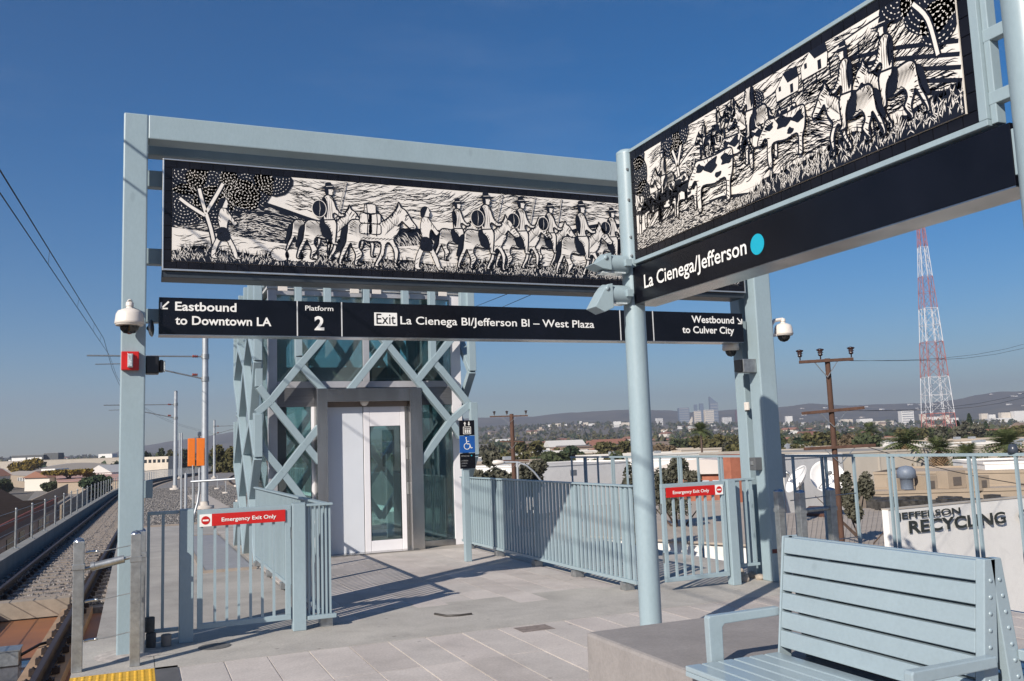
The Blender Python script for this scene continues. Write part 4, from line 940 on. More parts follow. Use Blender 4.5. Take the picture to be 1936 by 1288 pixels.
for i in range(3):
    x = 4.217+i*.029; fr.box(x, x+.018, yy-.002, yy, 1.756, 1.80); fr.lathe((x+.009, yy, 1.813), [(.009, 0), (.009, .002), (0, .0021)], 10, axis=(0,-1,0))
fr.build('lift_icon', WHITE, lp)
ppoly([(4.215,1.855),(4.215,1.885),(4.203,1.885),(4.222,1.91),(4.241,1.885),(4.229,1.885),(4.229,1.855)], 'arrow'); ppoly([(4.275,1.91),(4.275,1.88),(4.263,1.88),(4.282,1.855),(4.301,1.88),(4.289,1.88),(4.289,1.91)], 'arrow')
wc = MB(); wc.lathe((4.238, yy, 1.685), [(.011, 0), (.011, .002), (0, .0021)], 12, axis=(0,-1,0))
def pl2(pts, w):
    for a, b in zip(pts, pts[1:]): wc.beam((a[0], yy-.001, a[1]), (b[0], yy-.001, b[1]), w, .002, (0,1,0))
pl2([(4.238,1.67),(4.243,1.605),(4.285,1.602),(4.302,1.545),(4.325,1.552)], .011); pl2([(4.241,1.64),(4.278,1.638)], .009)
pl2([(4.245+.042*math.cos(math.radians(a)), 1.572+.042*math.sin(math.radians(a))) for a in range(110, 390, 20)], .009)
wc.build('wheelchair_icon', WHITE, lp)
GREYT = mat('grey_sign_text', (.35, .35, .35), .6)
for i, s in enumerate(('METRO RAIL', 'LA CIENEGA/', 'JEFFERSON', 'STATION')):
    text(s, lp, GREYT, (4.158, yy+.001, (1.43, 1.365, 1.33, 1.295)[i]), (1,0,0), (0,0,1), (.12, .10, .085, .065)[i], .018, 'lettering', 0, .002)
MB().lathe((4.31, yy, 1.44), [(.010, 0), (.010, .002), (0, .0021)], 12, axis=(0,-1,0)).build('line_dot', MATS['cyan_vinyl'], lp)
# ================================================================== RAILINGS
def slat_fence_Y(name, x, y0, y1, ztop, zb, posts, lab, sw=.043, pitch=.10, faceX=.022, cat='railing'):
    f = empty(name, (x, (y0+y1)/2, 0), lab, cat)
    box(x-.03, x+.03, y0, y1, ztop-.02, ztop).build('top_rail', PAINT, f, .003)
    box(x-.02, x+.02, y0, y1, zb, zb+.035).build('bottom_rail', PAINT, f)
    me = box(-faceX/2, faceX/2, -sw/2, sw/2, zb+.036, ztop-.021).mesh('slat', PAINT)
    y = y0+pitch/2
    while y < y1: link('slat', me, f, Vector((x, y, 0))-f.location); y += pitch
    for y in posts:
        box(x+.012, x+.062, y-.045, y+.045, 0, ztop-.021).build('post', PAINT, f, .003)
        box(x-.04, x+.075, y-.055, y+.055, 0, .075).build('foot', GALV, f, .003)
    return f
slat_fence_Y('slatted_railing', 4.80, 8.30, 13.70, 1.10, .085, (8.55, 9.72, 10.88, 12.2, 13.45), 'long pale blue slatted railing running from the lift to the right gate', .041)
slat_fence_Y('slatted_railing', 1.61, 8.42, 13.60, 1.10, .085, (8.55, 9.75, 10.95, 12.15, 13.35), 'pale blue slatted railing beside the left gate leading back to the lift', .031, faceX=.010)
# short return with slats facing the camera
f = empty('railing_return', (1.52, 8.33, 0), 'short pale blue slatted railing end beside the left gate post', 'railing')
box(1.425, 1.66, 8.28, 8.36, 1.08, 1.10).build('top_rail', PAINT, f, .003); box(1.425, 1.68, 8.27, 8.36, .085, .12).build('bottom_rail', PAINT, f, .003)
me = box(-.008, .008, -.02, .02, .121, 1.079).mesh('slat', PAINT)
for x in (1.445, 1.485, 1.525, 1.565, 1.60, 1.635): link('slat', me, f, Vector((x, 8.33, 0))-f.location)
box(1.55, 1.66, 8.345, 8.40, 0, .084).build('foot', GALV, f)
def gate(name, gx0, gx1, y, lab, sign_left=True, nb=6):
    g = empty(name, ((gx0+gx1)/2, y, 0), lab, 'gate', 'emergency exit gates')
    b_ = .045; z0, z1 = .10, 1.10
    box(gx0, gx1, y-.02, y+.02, z1-b_, z1).build('top_rail', PAINT, g, .003); box(gx0, gx1, y-.02, y+.02, z0, z0+b_).build('bottom_rail', PAINT, g, .003)
    for x in (gx0, gx1-b_): box(x, x+b_, y-.02, y+.02, z0+b_, z1-b_).build('stile', PAINT, g, .003)
    me = box(-.011, .011, -.011, .011, z0+b_, z1-b_).mesh('baluster', PAINT)
    for i in range(nb): link('baluster', me, g, Vector((gx0+b_+(gx1-gx0-2*b_)*(i+1)/(nb+1), y, 0))-g.location)
    w = gx1-gx0
    if sign_left: i0, i1, r0, r1 = gx0+.015, gx0+.115, gx0+.115, gx0+w-.045
    else: i0, i1, r0, r1 = gx1-.135, gx1-.035, gx0+.045, gx1-.135
    ys = y-.034
    S = box(r0+.001, r1, ys, ys+.008, .958, 1.062).build('exit_sign', RED, g, .002)
    T = box(i0, i1, ys, ys+.008, .958, 1.062).build('symbol_plate', WHITE, g)
    cx = (i0+i1)/2
    MB().lathe((cx, ys-.0003, 1.01), [(.036, 0), (.036, .0015), (0, .0016)], 28, axis=(0,-1,0), smooth=False).build('no_entry_disc', RED, T)
    box(cx-.024, cx+.024, ys-.004, ys-.0022, 1.003, 1.017).build('no_entry_bar', WHITE, T)
    tw = (r1-r0)*.74; text('Emergency Exit Only', S, WHITE, ((r0+r1)/2-tw/2, ys, .993), (1,0,0), (0,0,1), tw, .034, 'lettering', .015)
    for z in (.35, .85):
        box(gx1+.001 if sign_left else gx0-.012, gx1+.012 if sign_left else gx0-.001, y-.012, y+.012, z-.05, z+.05).build('hinge', GALV, g)
    return g
gate('emergency_gate', .50, 1.285, 8.33, 'left emergency exit gate with red sign near the track edge')
gate('emergency_gate', 5.055, 5.845, 8.17, 'right emergency exit gate with red sign beyond the round pole', False)
def gpost(x0, x1, y, lab):
    g = empty('gate_post', ((x0+x1)/2, y, 0), lab, 'gate post', 'pale blue gate posts')
    box(x0, x1, y-.05, y+.05, 0, 1.108).build('shaft', PAINT, g, .006); box(x0+.004, x1-.004, y-.046, y+.046, 1.1085, 1.114).build('cap', PAINT, g)
gpost(.355, .470, 8.35, 'square post on the left side of the left emergency gate'); gpost(1.30, 1.415, 8.33, 'square post between left emergency gate and slatted railing')
gpost(5.86, 5.965, 8.17, 'square post on the right side of the right emergency gate')
# dark stub railing left of left gate
f = empty('stub_railing', (.2, 8.36, 0), 'short open railing between portal post and left gate', 'railing')
box(.10, .352, 8.34, 8.38, 1.078, 1.105).build('top_rail', PAINT, f, .003); box(.14, .352, 8.34, 8.38, .10, .13).build('bottom_rail', PAINT, f, .003)
for x in (.11, .225): box(x-.012, x+.012, 8.348, 8.372, .131, 1.077).build('baluster', PAINT, f)
for (x, y, z, s, lab) in ((.135, 8.27, 0, 1.0, 'dark concrete core lying at the foot of the portal post, lower one'), (.125, 8.29, .125, 1.0, 'dark concrete core balanced on top of another by the portal post'), (.255, 8.27, 0, .8, 'paler short concrete core standing alone by the left gate')):
    o = MB().lathe((0, 0, 0), [(0, .0), (.036, 0), (.040, .006), (.041, .115*s), (.036, .12*s), (0, .12*s)], 20).build('concrete_core', mat('dark_core', (.10, .095, .09), .9, vary=.3, scale=20, bump=.3) if s == 1 else TIEC)
    o.location = (x, y, z); tag(o, lab, 'concrete core', 'concrete cores by the left gate')
# pickets right of right gate
f = empty('slatted_infill', (6.15, 8.3, 0), 'slatted railing between right gate post and portal post', 'railing')
box(5.97, 6.33, 8.26, 8.30, 1.085, 1.108).build('top_rail', PAINT, f, .003); box(5.97, 6.33, 8.26, 8.30, .16, .19).build('bottom_rail', PAINT, f, .003)
me = box(-.022, .022, -.006, .006, .191, 1.084).mesh('slat', PAINT)
for x in (6.02, 6.105, 6.19, 6.275): link('slat', me, f, Vector((x, 8.28, 0))-f.location)
# ---------------------------------------------------------------- bollards
def bollard(x, y, h, lab, sq=.037):
    b_ = empty('square_bollard', (x, y, 0), lab, 'bollard', 'galvanised square posts with cables')
    box(x-sq, x+sq, y-sq, y+sq, 0, h).build('shaft', GALV, b_, .004)
    MB().lathe((x, y, h), [(sq*1.36, -.012), (sq*1.36, .004), (sq*1.0, .018), (0, .028)], 4).build('cap', BLUECAP, b_)
    box(x-sq-.006, x+sq+.006, y-sq-.006, y+sq+.006, h-.21, h-.17).build('clamp', GALV, b_, .002)
    return b_
yB = 7.66
bollard(-.385, yB, .955, 'galvanised square post nearest the platform edge on the left'); bollard(.012, yB-.02, .985, 'galvanised square post in front of the left portal post, right of its twin')
bollard(.05, yB+.42, .97, 'galvanised post mostly hidden behind the right hand one')
cg = empty('post_cable_set', (-.18, yB, .5), 'thin cables and a steel tube strung between the two left square posts', 'cable barrier')
MB().tube((-.30, yB, .755), (-.07, yB-.01, .80), .030, 16).build('cross_tube', GALV, cg); MB().tube((-.345, yB, .745), (-.30, yB, .755), .014, 8).build('tube_end', GALV, cg); MB().tube((-.07, yB-.01, .80), (-.02, yB-.01, .81), .014, 8).build('tube_end', GALV, cg)
MB().tube((-.30, yB, .757), (-.275, yB, .762), .034, 16).build('collar', GALV, cg)
for z in (.88, .52, .23):
    MB().path([(-.345, yB+.03, z-.02), (-.2, yB+.03, z-.012), (-.02, yB+.03, z+.015)], .0035, 6).build('cable', GALV, cg)
    MB().path([(-.34, yB+.03, z-.02), (-.31, yB+.03, z-.014), (-.27, yB+.03, z-.013)], .011, 8).build('turnbuckle', SILVER, cg)
    MB().lathe((-.262, yB+.03, z-.013), [(.0, -.012), (.012, -.008), (.012, .008), (0, .012)], 8, axis=(1,0,.1)).build('nut', SILVER, cg)
for (x, y, lab) in ((6.17, 7.68, 'dark shaded square post left of the three by the right portal post'), (6.17, 7.35, 'dark shaded square post in the middle of the right hand three'), (6.63, 7.43, 'dark shaded square post standing right of the other two')): bollard(x, y, .985, lab)
cg = empty('post_cable_set', (6.4, 7.45, .7), 'shaded tube and cables linking the right hand square posts', 'cable barrier')
MB().tube((6.2, 7.36, .80), (6.6, 7.43, .80), .022, 10).build('cross_tube', GALV, cg)
for z in (.9, .45): MB().path([(6.14, 7.46, z), (6.6, 7.46, z+.02), (7.0, 7.46, z+.03)], .005, 6).build('cable', GALV, cg)
# ================================================================== CONCRETE BLOCK AND BENCHES
bl = MB().box(2.50, 4.02, -1.5, 4.97, -.004, .43).build('concrete_block', CONCD, None, .02); tag(bl, 'broad low brown-grey concrete block under the benches', 'concrete block')
def bench(flip, lab):
    # local frame: origin at back line, seat towards -x*flip
    xs = lambda x: 3.10 + flip*(x-3.10)
    B = empty('bench', (3.10, 3.18, .43), lab, 'bench', 'back-to-back steel benches')
    Y0_, Y1_ = 2.60, 3.80
    def bx(x0, x1, y0, y1, z0, z1, n, bev=.004, M=PAINT2):
        a, c_ = sorted((xs(x0), xs(x1))); return box(a, c_, y0, y1, z0, z1).build(n, M, B, bev)
    # seat slats
    n = 6; x0, x1 = 2.43, 2.985; w = (x1-x0)/n
    for i in range(n):
        bx(x0+i*w+.004, x0+(i+1)*w-.004, Y0_, Y1_, .455, .48, 'seat_slat', .005)
    bx(x0+.004, x0+.02, Y0_, Y1_, .432, .4545, 'seat_nose', .003)
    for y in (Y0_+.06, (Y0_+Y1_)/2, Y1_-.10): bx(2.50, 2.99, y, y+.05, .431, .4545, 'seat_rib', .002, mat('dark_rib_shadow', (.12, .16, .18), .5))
    # back slats, leaning
    def back(z): return 2.985+.075*(z-.5)/.55
    for i in range(6):
        z0 = .508+i*.0905; z1 = z0+.078
        xa, xb = back(z0), back(z1); t = .028
        P = [(xs(xa), Y0_+.045, z0), (xs(xb), Y0_+.045, z1), (xs(xb+t), Y0_+.045, z1), (xs(xa+t), Y0_+.045, z0)]
        if flip < 0: P = P[::-1]
        MB().prism(P, (0, Y1_-Y0_-.06, 0)).build('back_slat', PAINT2, B, .004)
    for y in (Y0_, Y1_-.012):
        P = [(xs(back(.46)-.006), y, .433), (xs(back(1.05)-.006), y, 1.046), (xs(back(1.05)+.055), y, 1.046), (xs(back(.46)+.075), y, .433)]
        if flip < 0: P = P[::-1]
        e = MB().prism(P, (0, .042 if y == Y0_ else .012, 0)).build('end_plate', PAINT2, B, .004)
        if y == Y0_:
            for k in range(8):
                z = .53+k*.062; xx = xs(back(z)+.027); MB().lathe((xx, y-.0005, z), [(.009, 0), (.007, .004), (0, .005)], 10, axis=(0,-1,0)).build('bolt', PAINT2, e)
    P = [(xs(back(.52)+.03), Y1_-.30, .52), (xs(back(1.02)+.03), Y1_-.30, 1.02), (xs(back(1.02)+.055), Y1_-.30, 1.02), (xs(back(.52)+.06), Y1_-.30, .52)]
    MB().prism(P if flip > 0 else P[::-1], (0, .04, 0)).build('back_stay', PAINT2, B)
    # arm rests: bent flat bar
    for y in (Y0_-.045, Y1_+.012):
        za = .69; xf = 2.62; xb_ = 3.02
        P = [(xf-.028, .433), (xf-.03, za-.012), (xf-.022, za), (xb_, za+.004), (xb_, za-.038), (xf+.065, za-.045), (xf+.05, za-.06), (xf+.048, .433)]
        P = [(xs(x), y, z) for x, z in P]
        if flip < 0: P = P[::-1]
        MB().prism(P, (0, .042, 0)).build('armrest', PAINT2, B, .005)
    return B
bench(1, 'front pale blue slatted steel bench with its seat facing the left of the photo')
bench(-1, 'rear pale blue slatted bench, back to back behind the front one')
# ================================================================== OVERHEAD LINE
def cat_pole(px_, py_, z, top, r, lab, arms=None, D=None):
    q = G(px_, py_, z) if D is None else PD(px_, py_, D)
    p_ = empty('catenary_pole', (q.x, q.y, z), lab, 'catenary pole', 'catenary poles along the line')
    MB().tube((q.x, q.y, z), (q.x, q.y, top), r, 16, r*.85).build('shaft', GALVL, p_)
    MB().lathe((q.x, q.y, z), [(r*2.6, 0), (r*2.6, .12), (r*1.2, .13), (r*1.2, .3)], 12).build('footing', mat('pale_footing', (.5, .45, .4), .9), p_)
    MB().lathe((q.x, q.y, top), [(r*.9, -.02), (r*.7, .06), (0, .07)], 12).build('cap', GALV, p_)
    if arms:
        L, zh, sgn = arms
        MB().tube((q.x, q.y, zh), (q.x+sgn*L, q.y, zh+.02), .032, 8).build('top_arm', GALV, p_)
        MB().tube((q.x, q.y, zh-.95), (q.x+sgn*L*.62, q.y, zh-.05-.25), .032, 8).build('strut', GALV, p_)
        MB().tube((q.x+sgn*L*.62, q.y, zh-.30), (q.x+sgn*L*.93, q.y, zh-.33), .02, 6).build('steady_arm', GALV, p_)
        for zz, xx in ((zh, .35), (zh-.9, .35)): MB().lathe((q.x+sgn*.3, q.y, zz + (.0 if zz == zh else .13)), [(.03, 0), (.07, .02), (.03, .06), (.07, .1), (.03, .14), (.07, .18), (.03, .22)], 10, axis=(sgn, 0, .05)).build('insulator', mat('brown_red_insulator', (.2, .04, .03), .4), p_)
        for zz in (zh, zh-.95): MB().tube((q.x, q.y, zz-.1), (q.x, q.y, zz+.1), r*1.12, 12).build('clamp', GALV, p_)
    return q
q1 = cat_pole(387, 962, -.55, 6.9, .145, 'largest grey catenary pole just behind the orange signal box', (4.5, 5.75, -1))
q1b = cat_pole(331, 926, -.6, 6.2, .14, 'second grey catenary pole left of the orange box', (4.6, 5.3, -1))
cat_pole(405, 905, -1.0, 5.9, .15, 'slender grey pole right of the orange box far down the line', (4.0, 5.2, 1))
cat_pole(452, 920, -.6, 6.6, .14, 'grey pole rising just left of the lift tower')
cat_pole(339, 905, -1.2, 5.0, .10, 'thin far pole hugging the second catenary pole')
for i, (px_, py_) in enumerate(((300, 893), (322, 888))): pass
ow = empty('overhead_wires', (-1.9, 20, 4.5), 'two thin black overhead wires descending at the upper left', 'overhead wire')
XW = (XR+XL)/2-.0
A = PX(0, 322, XW); B_ = PX(205, 655, XW-.1+.0)
def wire(pa, pb, X0_, X1_, sag=.0):
    a_ = PX(*pa, X0_); b2 = PX(*pb, X1_); a2 = a_ + (a_-b2)*.6; pts = []
    for i in range(13):
        t = i/12; pts.append(a2.lerp(b2, t))
    return pts
w1 = wire((0, 322), (196, 640), -2.0, -1.75); w2 = wire((0, 365), (207, 672), -2.0, -1.75)
MB().path(w1, .012, 6).build('wire', WIRE, ow); MB().path(w2, .010, 6).build('wire', WIRE, ow)
e1, e2 = w1[-1], w2[-1]
def alongline(e, zf):
    return [e] + [Vector((e.x+shift(Y)-shift(e.y), Y, zf(Y))) for Y in [e.y+ (220-e.y)*i/14 for i in range(1, 15)]]
MB().path(alongline(e1, lambda Y: e1.z+fall(Y)*1.2-.4*math.sin(min(1, (Y-e1.y)/40)*3.14)), .014, 5).build('wire', WIRE, ow)
MB().path(alongline(e2, lambda Y: e2.z+fall(Y)*1.2), .012, 5).build('wire', WIRE, ow)
for t in (3, 6, 8, 10, 11.4):
    i = int(t); a_ = w1[i].lerp(w1[min(i+1, 12)], t-i); 
    b2 = min((w2[k].lerp(w2[k+1], s/8) for k in range(12) for s in range(8)), key=lambda v: (v.y-a_.y)**2)
    MB().tube(a_, b2, .005, 5).build('dropper', WIRE, ow)
# right-hand wires seen under the mural
rw = empty('overhead_wires', (7.5, 20, 5), 'thin wires over the right track seen between the two signs', 'overhead wire')
for (pa, pb) in (((880, 587), (1010, 536)), ((905, 600), (1075, 527))):
    a_ = PD(*pa, 60); b2 = PD(*pb, 22); MB().path([a_, b2, b2+(b2-a_)*.3], .012, 5).build('wire', WIRE, rw)
# signal box
q = G(370, 965, -.52); q.y -= 7; q.x = .0744*q.y+.0
q = PD(371, 855, 29)
sgb = empty('orange_signal', (q.x, q.y, -.5), 'pair of bright orange signal cabinets on a thin mast beside the line', 'signal cabinet')
wpx = 29/F_PX
box(q.x-15*wpx, q.x-2.5*wpx, q.y-.12, q.y+.12, q.z-26*wpx, q.z+26*wpx).build('cabinet', ORANGE, sgb, .01); box(q.x+.5*wpx, q.x+15*wpx, q.y-.14, q.y+.1, q.z-26*wpx, q.z+26*wpx).build('cabinet', ORANGE, sgb, .01)
MB().tube((q.x-4*wpx, q.y+.02, -.5), (q.x-4*wpx, q.y+.02, q.z+.4), .03, 8).build('mast', GALV, sgb)
box(q.x+2*wpx, q.x+9*wpx, q.y-.08, q.y+.08, q.z+30*wpx, q.z+38*wpx).build('lamp_head', BLUECAP, sgb, .01); MB().tube((q.x+5*wpx, q.y, q.z+26*wpx), (q.x+5*wpx, q.y, q.z+30*wpx), .02, 6).build('lamp_stem', BLACKP, sgb)
MB().path([(q.x+6*wpx, q.y, q.z-.4), (q.x+6*wpx, q.y, q.z-1.2), (q.x+.05, q.y-.05, q.z-1.6), (q.x-.1, q.y-.1, -.4)], .04, 8).build('conduit', GALVL, sgb)
# chain-link gate posts and low rail
cf = empty('track_side_gate', (1.6, 27, -.5), 'slim galvanised gate posts and low pipe rail by the gravel', 'gate')
for (px_, y0, y1, D, r) in ((342.5, 818, 962, 28, .028), (351, 895, 962, 28, .045), (364, 880, 962, 28.5, .02)):
    a_ = PD(px_, y1, D); b2 = PD(px_-.5, y0, D); MB().tube((a_.x, a_.y, -.5), (a_.x, a_.y, b2.z), r, 10).build('post', GALVL, cf)
a_ = PD(361, 911, 26); b2 = PD(456, 905, 26); MB().tube(a_, b2, .035, 8).build('pipe_rail', GALVL, cf)
for (px_, yb) in ((411, 924), (427, 932), (453, 947)):
    a_ = PD(px_, 911-(px_-361)*.06, 26+ (0)); g_ = G(px_, yb, -.5); MB().tube((g_.x, g_.y, -.5), (g_.x, g_.y, .35), .02, 6).build('post', GALVL, cf)
    MB().lathe((g_.x, g_.y, -.52), [(.2, 0), (.2, .06), (.03, .08)], 10).build('footing', MATS['pale_footing'], cf)
# ================================================================== TREES
def crown_mesh(name, seed, n, rx, rz, leaf, M, lobes=9, flat=0):
    r = random.Random(seed); mb = MB(); L = []
    for i in range(lobes):
        a = r.uniform(0, 6.28); q_ = r.uniform(.15, .78); L.append((math.cos(a)*q_*rx, math.sin(a)*q_*rx, r.uniform(-.55, .6)*rz, r.uniform(.2, .46)))
    for i in range(n):
        cx, cy, cz, s = r.choice(L); u, v, w_ = r.gauss(0, 1), r.gauss(0, 1), r.gauss(0, 1); d = math.sqrt(u*u+v*v+w_*w_) or 1; k = r.random()**.35
        x, y, z = cx+u/d*k*s*rx, cy+v/d*k*s*rx, cz+w_/d*k*s*rz*(.9 if not flat else .5)
        a = Vector((r.gauss(0, 1), r.gauss(0, 1), r.gauss(0, 1))).normalized()*leaf*r.uniform(.6, 1.3); b_ = a.cross(Vector((r.gauss(0, 1), r.gauss(0, 1), r.gauss(0, 1)))).normalized()*leaf*r.uniform(.4, .9)
        P = Vector((x, y, z)); mb.add([P-a, P-b_, P+a, P+b_], [(0, 1, 2, 3)])
    return mb.mesh(name, M)
def trunk_mesh(h, r0, r1, limbs=4, seed=0, name='trunk'):
    r = random.Random(seed); mb = MB(); mb.tube((0,0,0), (0,0,h), r0, 8, r1)
    for i in range(limbs):
        a = r.uniform(0, 6.28); z = h*r.uniform(.55, .95); l = h*r.uniform(.35, .6)
        mb.tube((0,0,z), (math.cos(a)*l*.7, math.sin(a)*l*.7, z+l*.7), r1*.8, 6, r1*.25)
    return mb.mesh(name, TRUNK)
def tree(loc, h, wd, fi, lab, seed, n=1500, leaf=.25, group=None, name='broadleaf_tree', crown=.62, flat=0):
    t = empty(name, loc, lab, 'tree', group)
    th = h*(1-crown*.75)
    link('trunk', trunk_mesh(th, wd*.035+.06, wd*.02+.03, 5, seed), t)
    link('crown', crown_mesh('crown', seed, n, wd/2, h*crown/2, leaf, FOL[fi], 10, flat), t, (0, 0, h-h*crown/2))
    return t
PALMF = [foliage('palm_green', (.05, .07, .025), (.13, .15, .06)), foliage('palm_dry', (.14, .09, .05), (.20, .13, .07))]
def palm(loc, h, r, lab, seed, skirt=True, fronds=34, group=None):
    rn = random.Random(seed); t = empty('palm_tree', loc, lab, 'palm tree', group)
    MB().tube((0,0,0), (0,0,h-r*.5), .26 if r > 1.6 else .2, 10, .17).build('trunk', TRUNK, t, world=False)
    def fr(mb, a, el, l, w_):
        d = Vector((math.cos(a)*math.cos(el), math.sin(a)*math.cos(el), math.sin(el))); s = d.cross(Vector((0,0,1))).normalized()
        base = Vector((0, 0, h-r*.35)); pts = []
        for i in range(6):
            q_ = i/5; pts.append(base+d*l*q_+Vector((0, 0, -l*.42*q_*q_)))
        for i in range(5):
            for sg_ in (-1, 1):
                for k in range(2):
                    p0 = pts[i].lerp(pts[i+1], k*.5); p1 = pts[i].lerp(pts[i+1], k*.5+.35); ww = w_*math.sin(math.pi*min(.95, (i+k*.5)/5+.12))
                    tip = p0.lerp(p1, .9)+s*sg_*ww+Vector((0,0,-ww*.35))+d*ww*.4
                    mb.add([p0, p1, tip], [(0, 1, 2)])
    mb = MB()
    for i in range(fronds): fr(mb, rn.uniform(0, 6.28), rn.uniform(-.25, 1.4), r*rn.uniform(.85, 1.1), r*.28)
    mb.build('crown', PALMF[0], t, world=False)
    if skirt:
        mb = MB()
        for i in range(24): fr(mb, rn.uniform(0, 6.28), rn.uniform(-1.3, -.5), r*rn.uniform(.55, .8), r*.22)
        mb.build('dry_skirt', PALMF[1], t, world=False)
    return t
def conifer(loc, h, w_, lab, seed, group=None):
    rn = random.Random(seed); t = empty('conifer_tree', loc, lab, 'tree', group)
    MB().tube((0,0,0), (0,0,h*.95), .3, 8, .05).build('trunk', TRUNK, t, world=False); mb = MB()
    for i in range(1400):
        z = rn.random()**.8; rad = w_/2*(1-z)**.75*rn.uniform(.4, 1.05); a = rn.uniform(0, 6.28); P = Vector((math.cos(a)*rad, math.sin(a)*rad, h*(.08+.92*z)))
        s = h*.03*rn.uniform(.6, 1.3); u = Vector((rn.gauss(0,1), rn.gauss(0,1), rn.gauss(0,.5))).normalized()*s; v = Vector((rn.gauss(0,1), rn.gauss(0,1), rn.gauss(0,1))).normalized()*s
        mb.add([P-u, P-v, P+u, P+v], [(0,1,2,3)])
    mb.build('crown', FOL[2], t, world=False); return t
def at_ground(px_, D):                               # stands on the plain at forward depth D below pixel column px
    q_ = PD(px_, 850, D); return Vector((q_.x, q_.y, terr(q_.x, q_.y)))
def tree_px(px_, ytop, wpx_, D, fi, lab, seed, **k):
    g_ = at_ground(px_, D); top = PD(px_, ytop, D).z; return tree(g_, (top-g_.z)*1.10, 1.15*wpx_*D/F_PX, fi, lab, seed, **k)
# ================================================================== BUILDINGS
def bld(name, p0, p1, depth, ztop, zbot, wallM, roofM, lab, cat='building', flip=False, para=.25):
    """box building: front wall from p0 to p1 (xy), going back by depth"""
    p0 = Vector((p0[0], p0[1], 0)); p1 = Vector((p1[0], p1[1], 0)); t = (p1-p0).normalized(); n = Vector((-t.y, t.x, 0))*(-1 if flip else 1)
    if n.dot(Vector((p0.x, p0.y, 0))) < 0 and not flip: n = -n
    B = empty(name, (p0.x, p0.y, zbot), lab, cat)
    a, b_, c_, d_ = p0, p1, p1+n*depth, p0+n*depth; U = Vector((0,0,1))
    mb = MB(); P = [a, b_, c_, d_]
    mb.prism([q_+U*zbot for q_ in P], U*(ztop-zbot-.02)); mb.build('wall', wallM, B)
    ro = MB(); ins = .25; C_ = (a+b_+c_+d_)/4
    R = [C_+(q_-C_)*(1-.02) for q_ in P]; ro.prism([q_+U*(ztop-.018) for q_ in R], U*.05)
    ro.build('roof', roofM, B)
    if para:
        for i in range(4):
            s, e = P[i], P[(i+1) % 4]; dd = (e-s).normalized(); nn = Vector((-dd.y, dd.x, 0)); 
            MB().beam(s+dd*.1*(i % 2)+U*(ztop-.018+para/2), e-dd*.1*(i % 2)+U*(ztop-.018+para/2), .18, para, (0,0,1)).build('parapet', wallM, B)
    return B, t, n
def wall_box(B, p0, t, n, s0, s1, z0, z1, name, M, proud=.04):
    """box on the front wall between distances s0..s1"""
    p0 = Vector((p0[0], p0[1], 0)); a = p0+t*s0-n*proud; b_ = p0+t*s1-n*proud
    MB().prism([a+Vector((0,0,z0)), b_+Vector((0,0,z0)), b_+Vector((0,0,z1)), a+Vector((0,0,z1))], n*(proud-.002+.0)).build(name, M, B)
# recycling shed
pa = G(1673, 985, -2.2); pb = PD(1936, 940, 0); 
def at_z(px_, py_, z): q_ = G(px_, py_, z); return q_
pa = at_z(1679, 965, -1.9); pb = at_z(1936, 941, -1.9); pb2 = pa+(pb-pa)*1.8
B, t, n = bld('recycling_shed', pa+Vector((.3,.3,0)), pb2, 7, -5.0, GZ, WHITEW, GREYR, 'white walled shed painted JEFFERSON RECYCLING in black at the lower right', para=0)
A0 = Vector((pa.x, pa.y, 0)); B0 = Vector((pb2.x, pb2.y, 0)); MB().prism([A0+Vector((0,0,GZ)), B0+Vector((0,0,GZ)), B0+Vector((0,0,-1.9)), A0+Vector((0,0,-1.9))], n*.35).build('front_wall', WHITEW, B)
MB().prism([A0+Vector((0,0,-1.898))-n*.03, B0+Vector((0,0,-1.898))-n*.03, B0+Vector((0,0,-1.84))-n*.03, A0+Vector((0,0,-1.84))-n*.03], n*.41).build('coping', GREYW, B)
nx = n
def on_wall(px_, py_):      # intersect pixel ray with shed front
    d_ = ray(px_, py_); den = d_.x*n.x+d_.y*n.y; k = (pa.x*n.x+pa.y*n.y)/den; return EYE+d_*k
def shed_text(s, x0, y0, x1, y1, captop):
    a_ = on_wall(x0, y0); b2 = on_wall(x1, y1); c_ = on_wall(x0, captop); z = (a_.z+b2.z)/2
    text(s, B, SIGNBLK, (a_.x-n.x*.02, a_.y-n.y*.02, z), tuple(t) , (0,0,1), (Vector((b2.x, b2.y))-Vector((a_.x, a_.y))).length, c_.z-a_.z, 'lettering', .03, .02)
shed_text('JEFFERSON', 1694, 981, 1815, 972, 968.5)
shed_text('RECYCLING', 1718, 1006, 1901, 990, 982.5)
shed_text('CENTER', 1925, 986, 2050, 975, 962)
# grey corrugated roofs left of it
g1 = G(1500, 1000, -3.5)
def roof_building(pts, zt, M, wallM, lab, name='low_building', zb=GZ, cat='building', edge=.12):
    """flat or pitched roof given by 3D points"""
    c_ = sum((Vector(p_) for p_ in pts), Vector())/len(pts); Bd = empty(name, (c_.x, c_.y, zb), lab, cat)
    MB().prism([Vector(p_) for p_ in pts], (0, 0, .12)).build('roof', M, Bd)
    C2 = Vector((c_.x, c_.y, 0)); P = [C2+(Vector((p_[0], p_[1], 0))-C2)*.985 for p_ in pts]
    mb = MB(); k = len(pts)
    vs = [(p_.x, p_.y, zb) for p_ in P]+[(p_.x, p_.y, pts[i][2]-.02) for i, p_ in enumerate(P)]
    mb.add(vs, [(i, (i+1) % k, k+(i+1) % k, k+i) for i in range(k)]); mb.build('wall', wallM, Bd); return Bd
zr = -4.2
R1 = roof_building([G(1462, 975, zr), G(1700, 960, zr), G(1672, 1110, zr), G(1440, 1150, zr)], zr, GREYR, GREYW, 'low grey ribbed roof behind the bench and left of the white shed')
q = G(1530, 958, zr); 
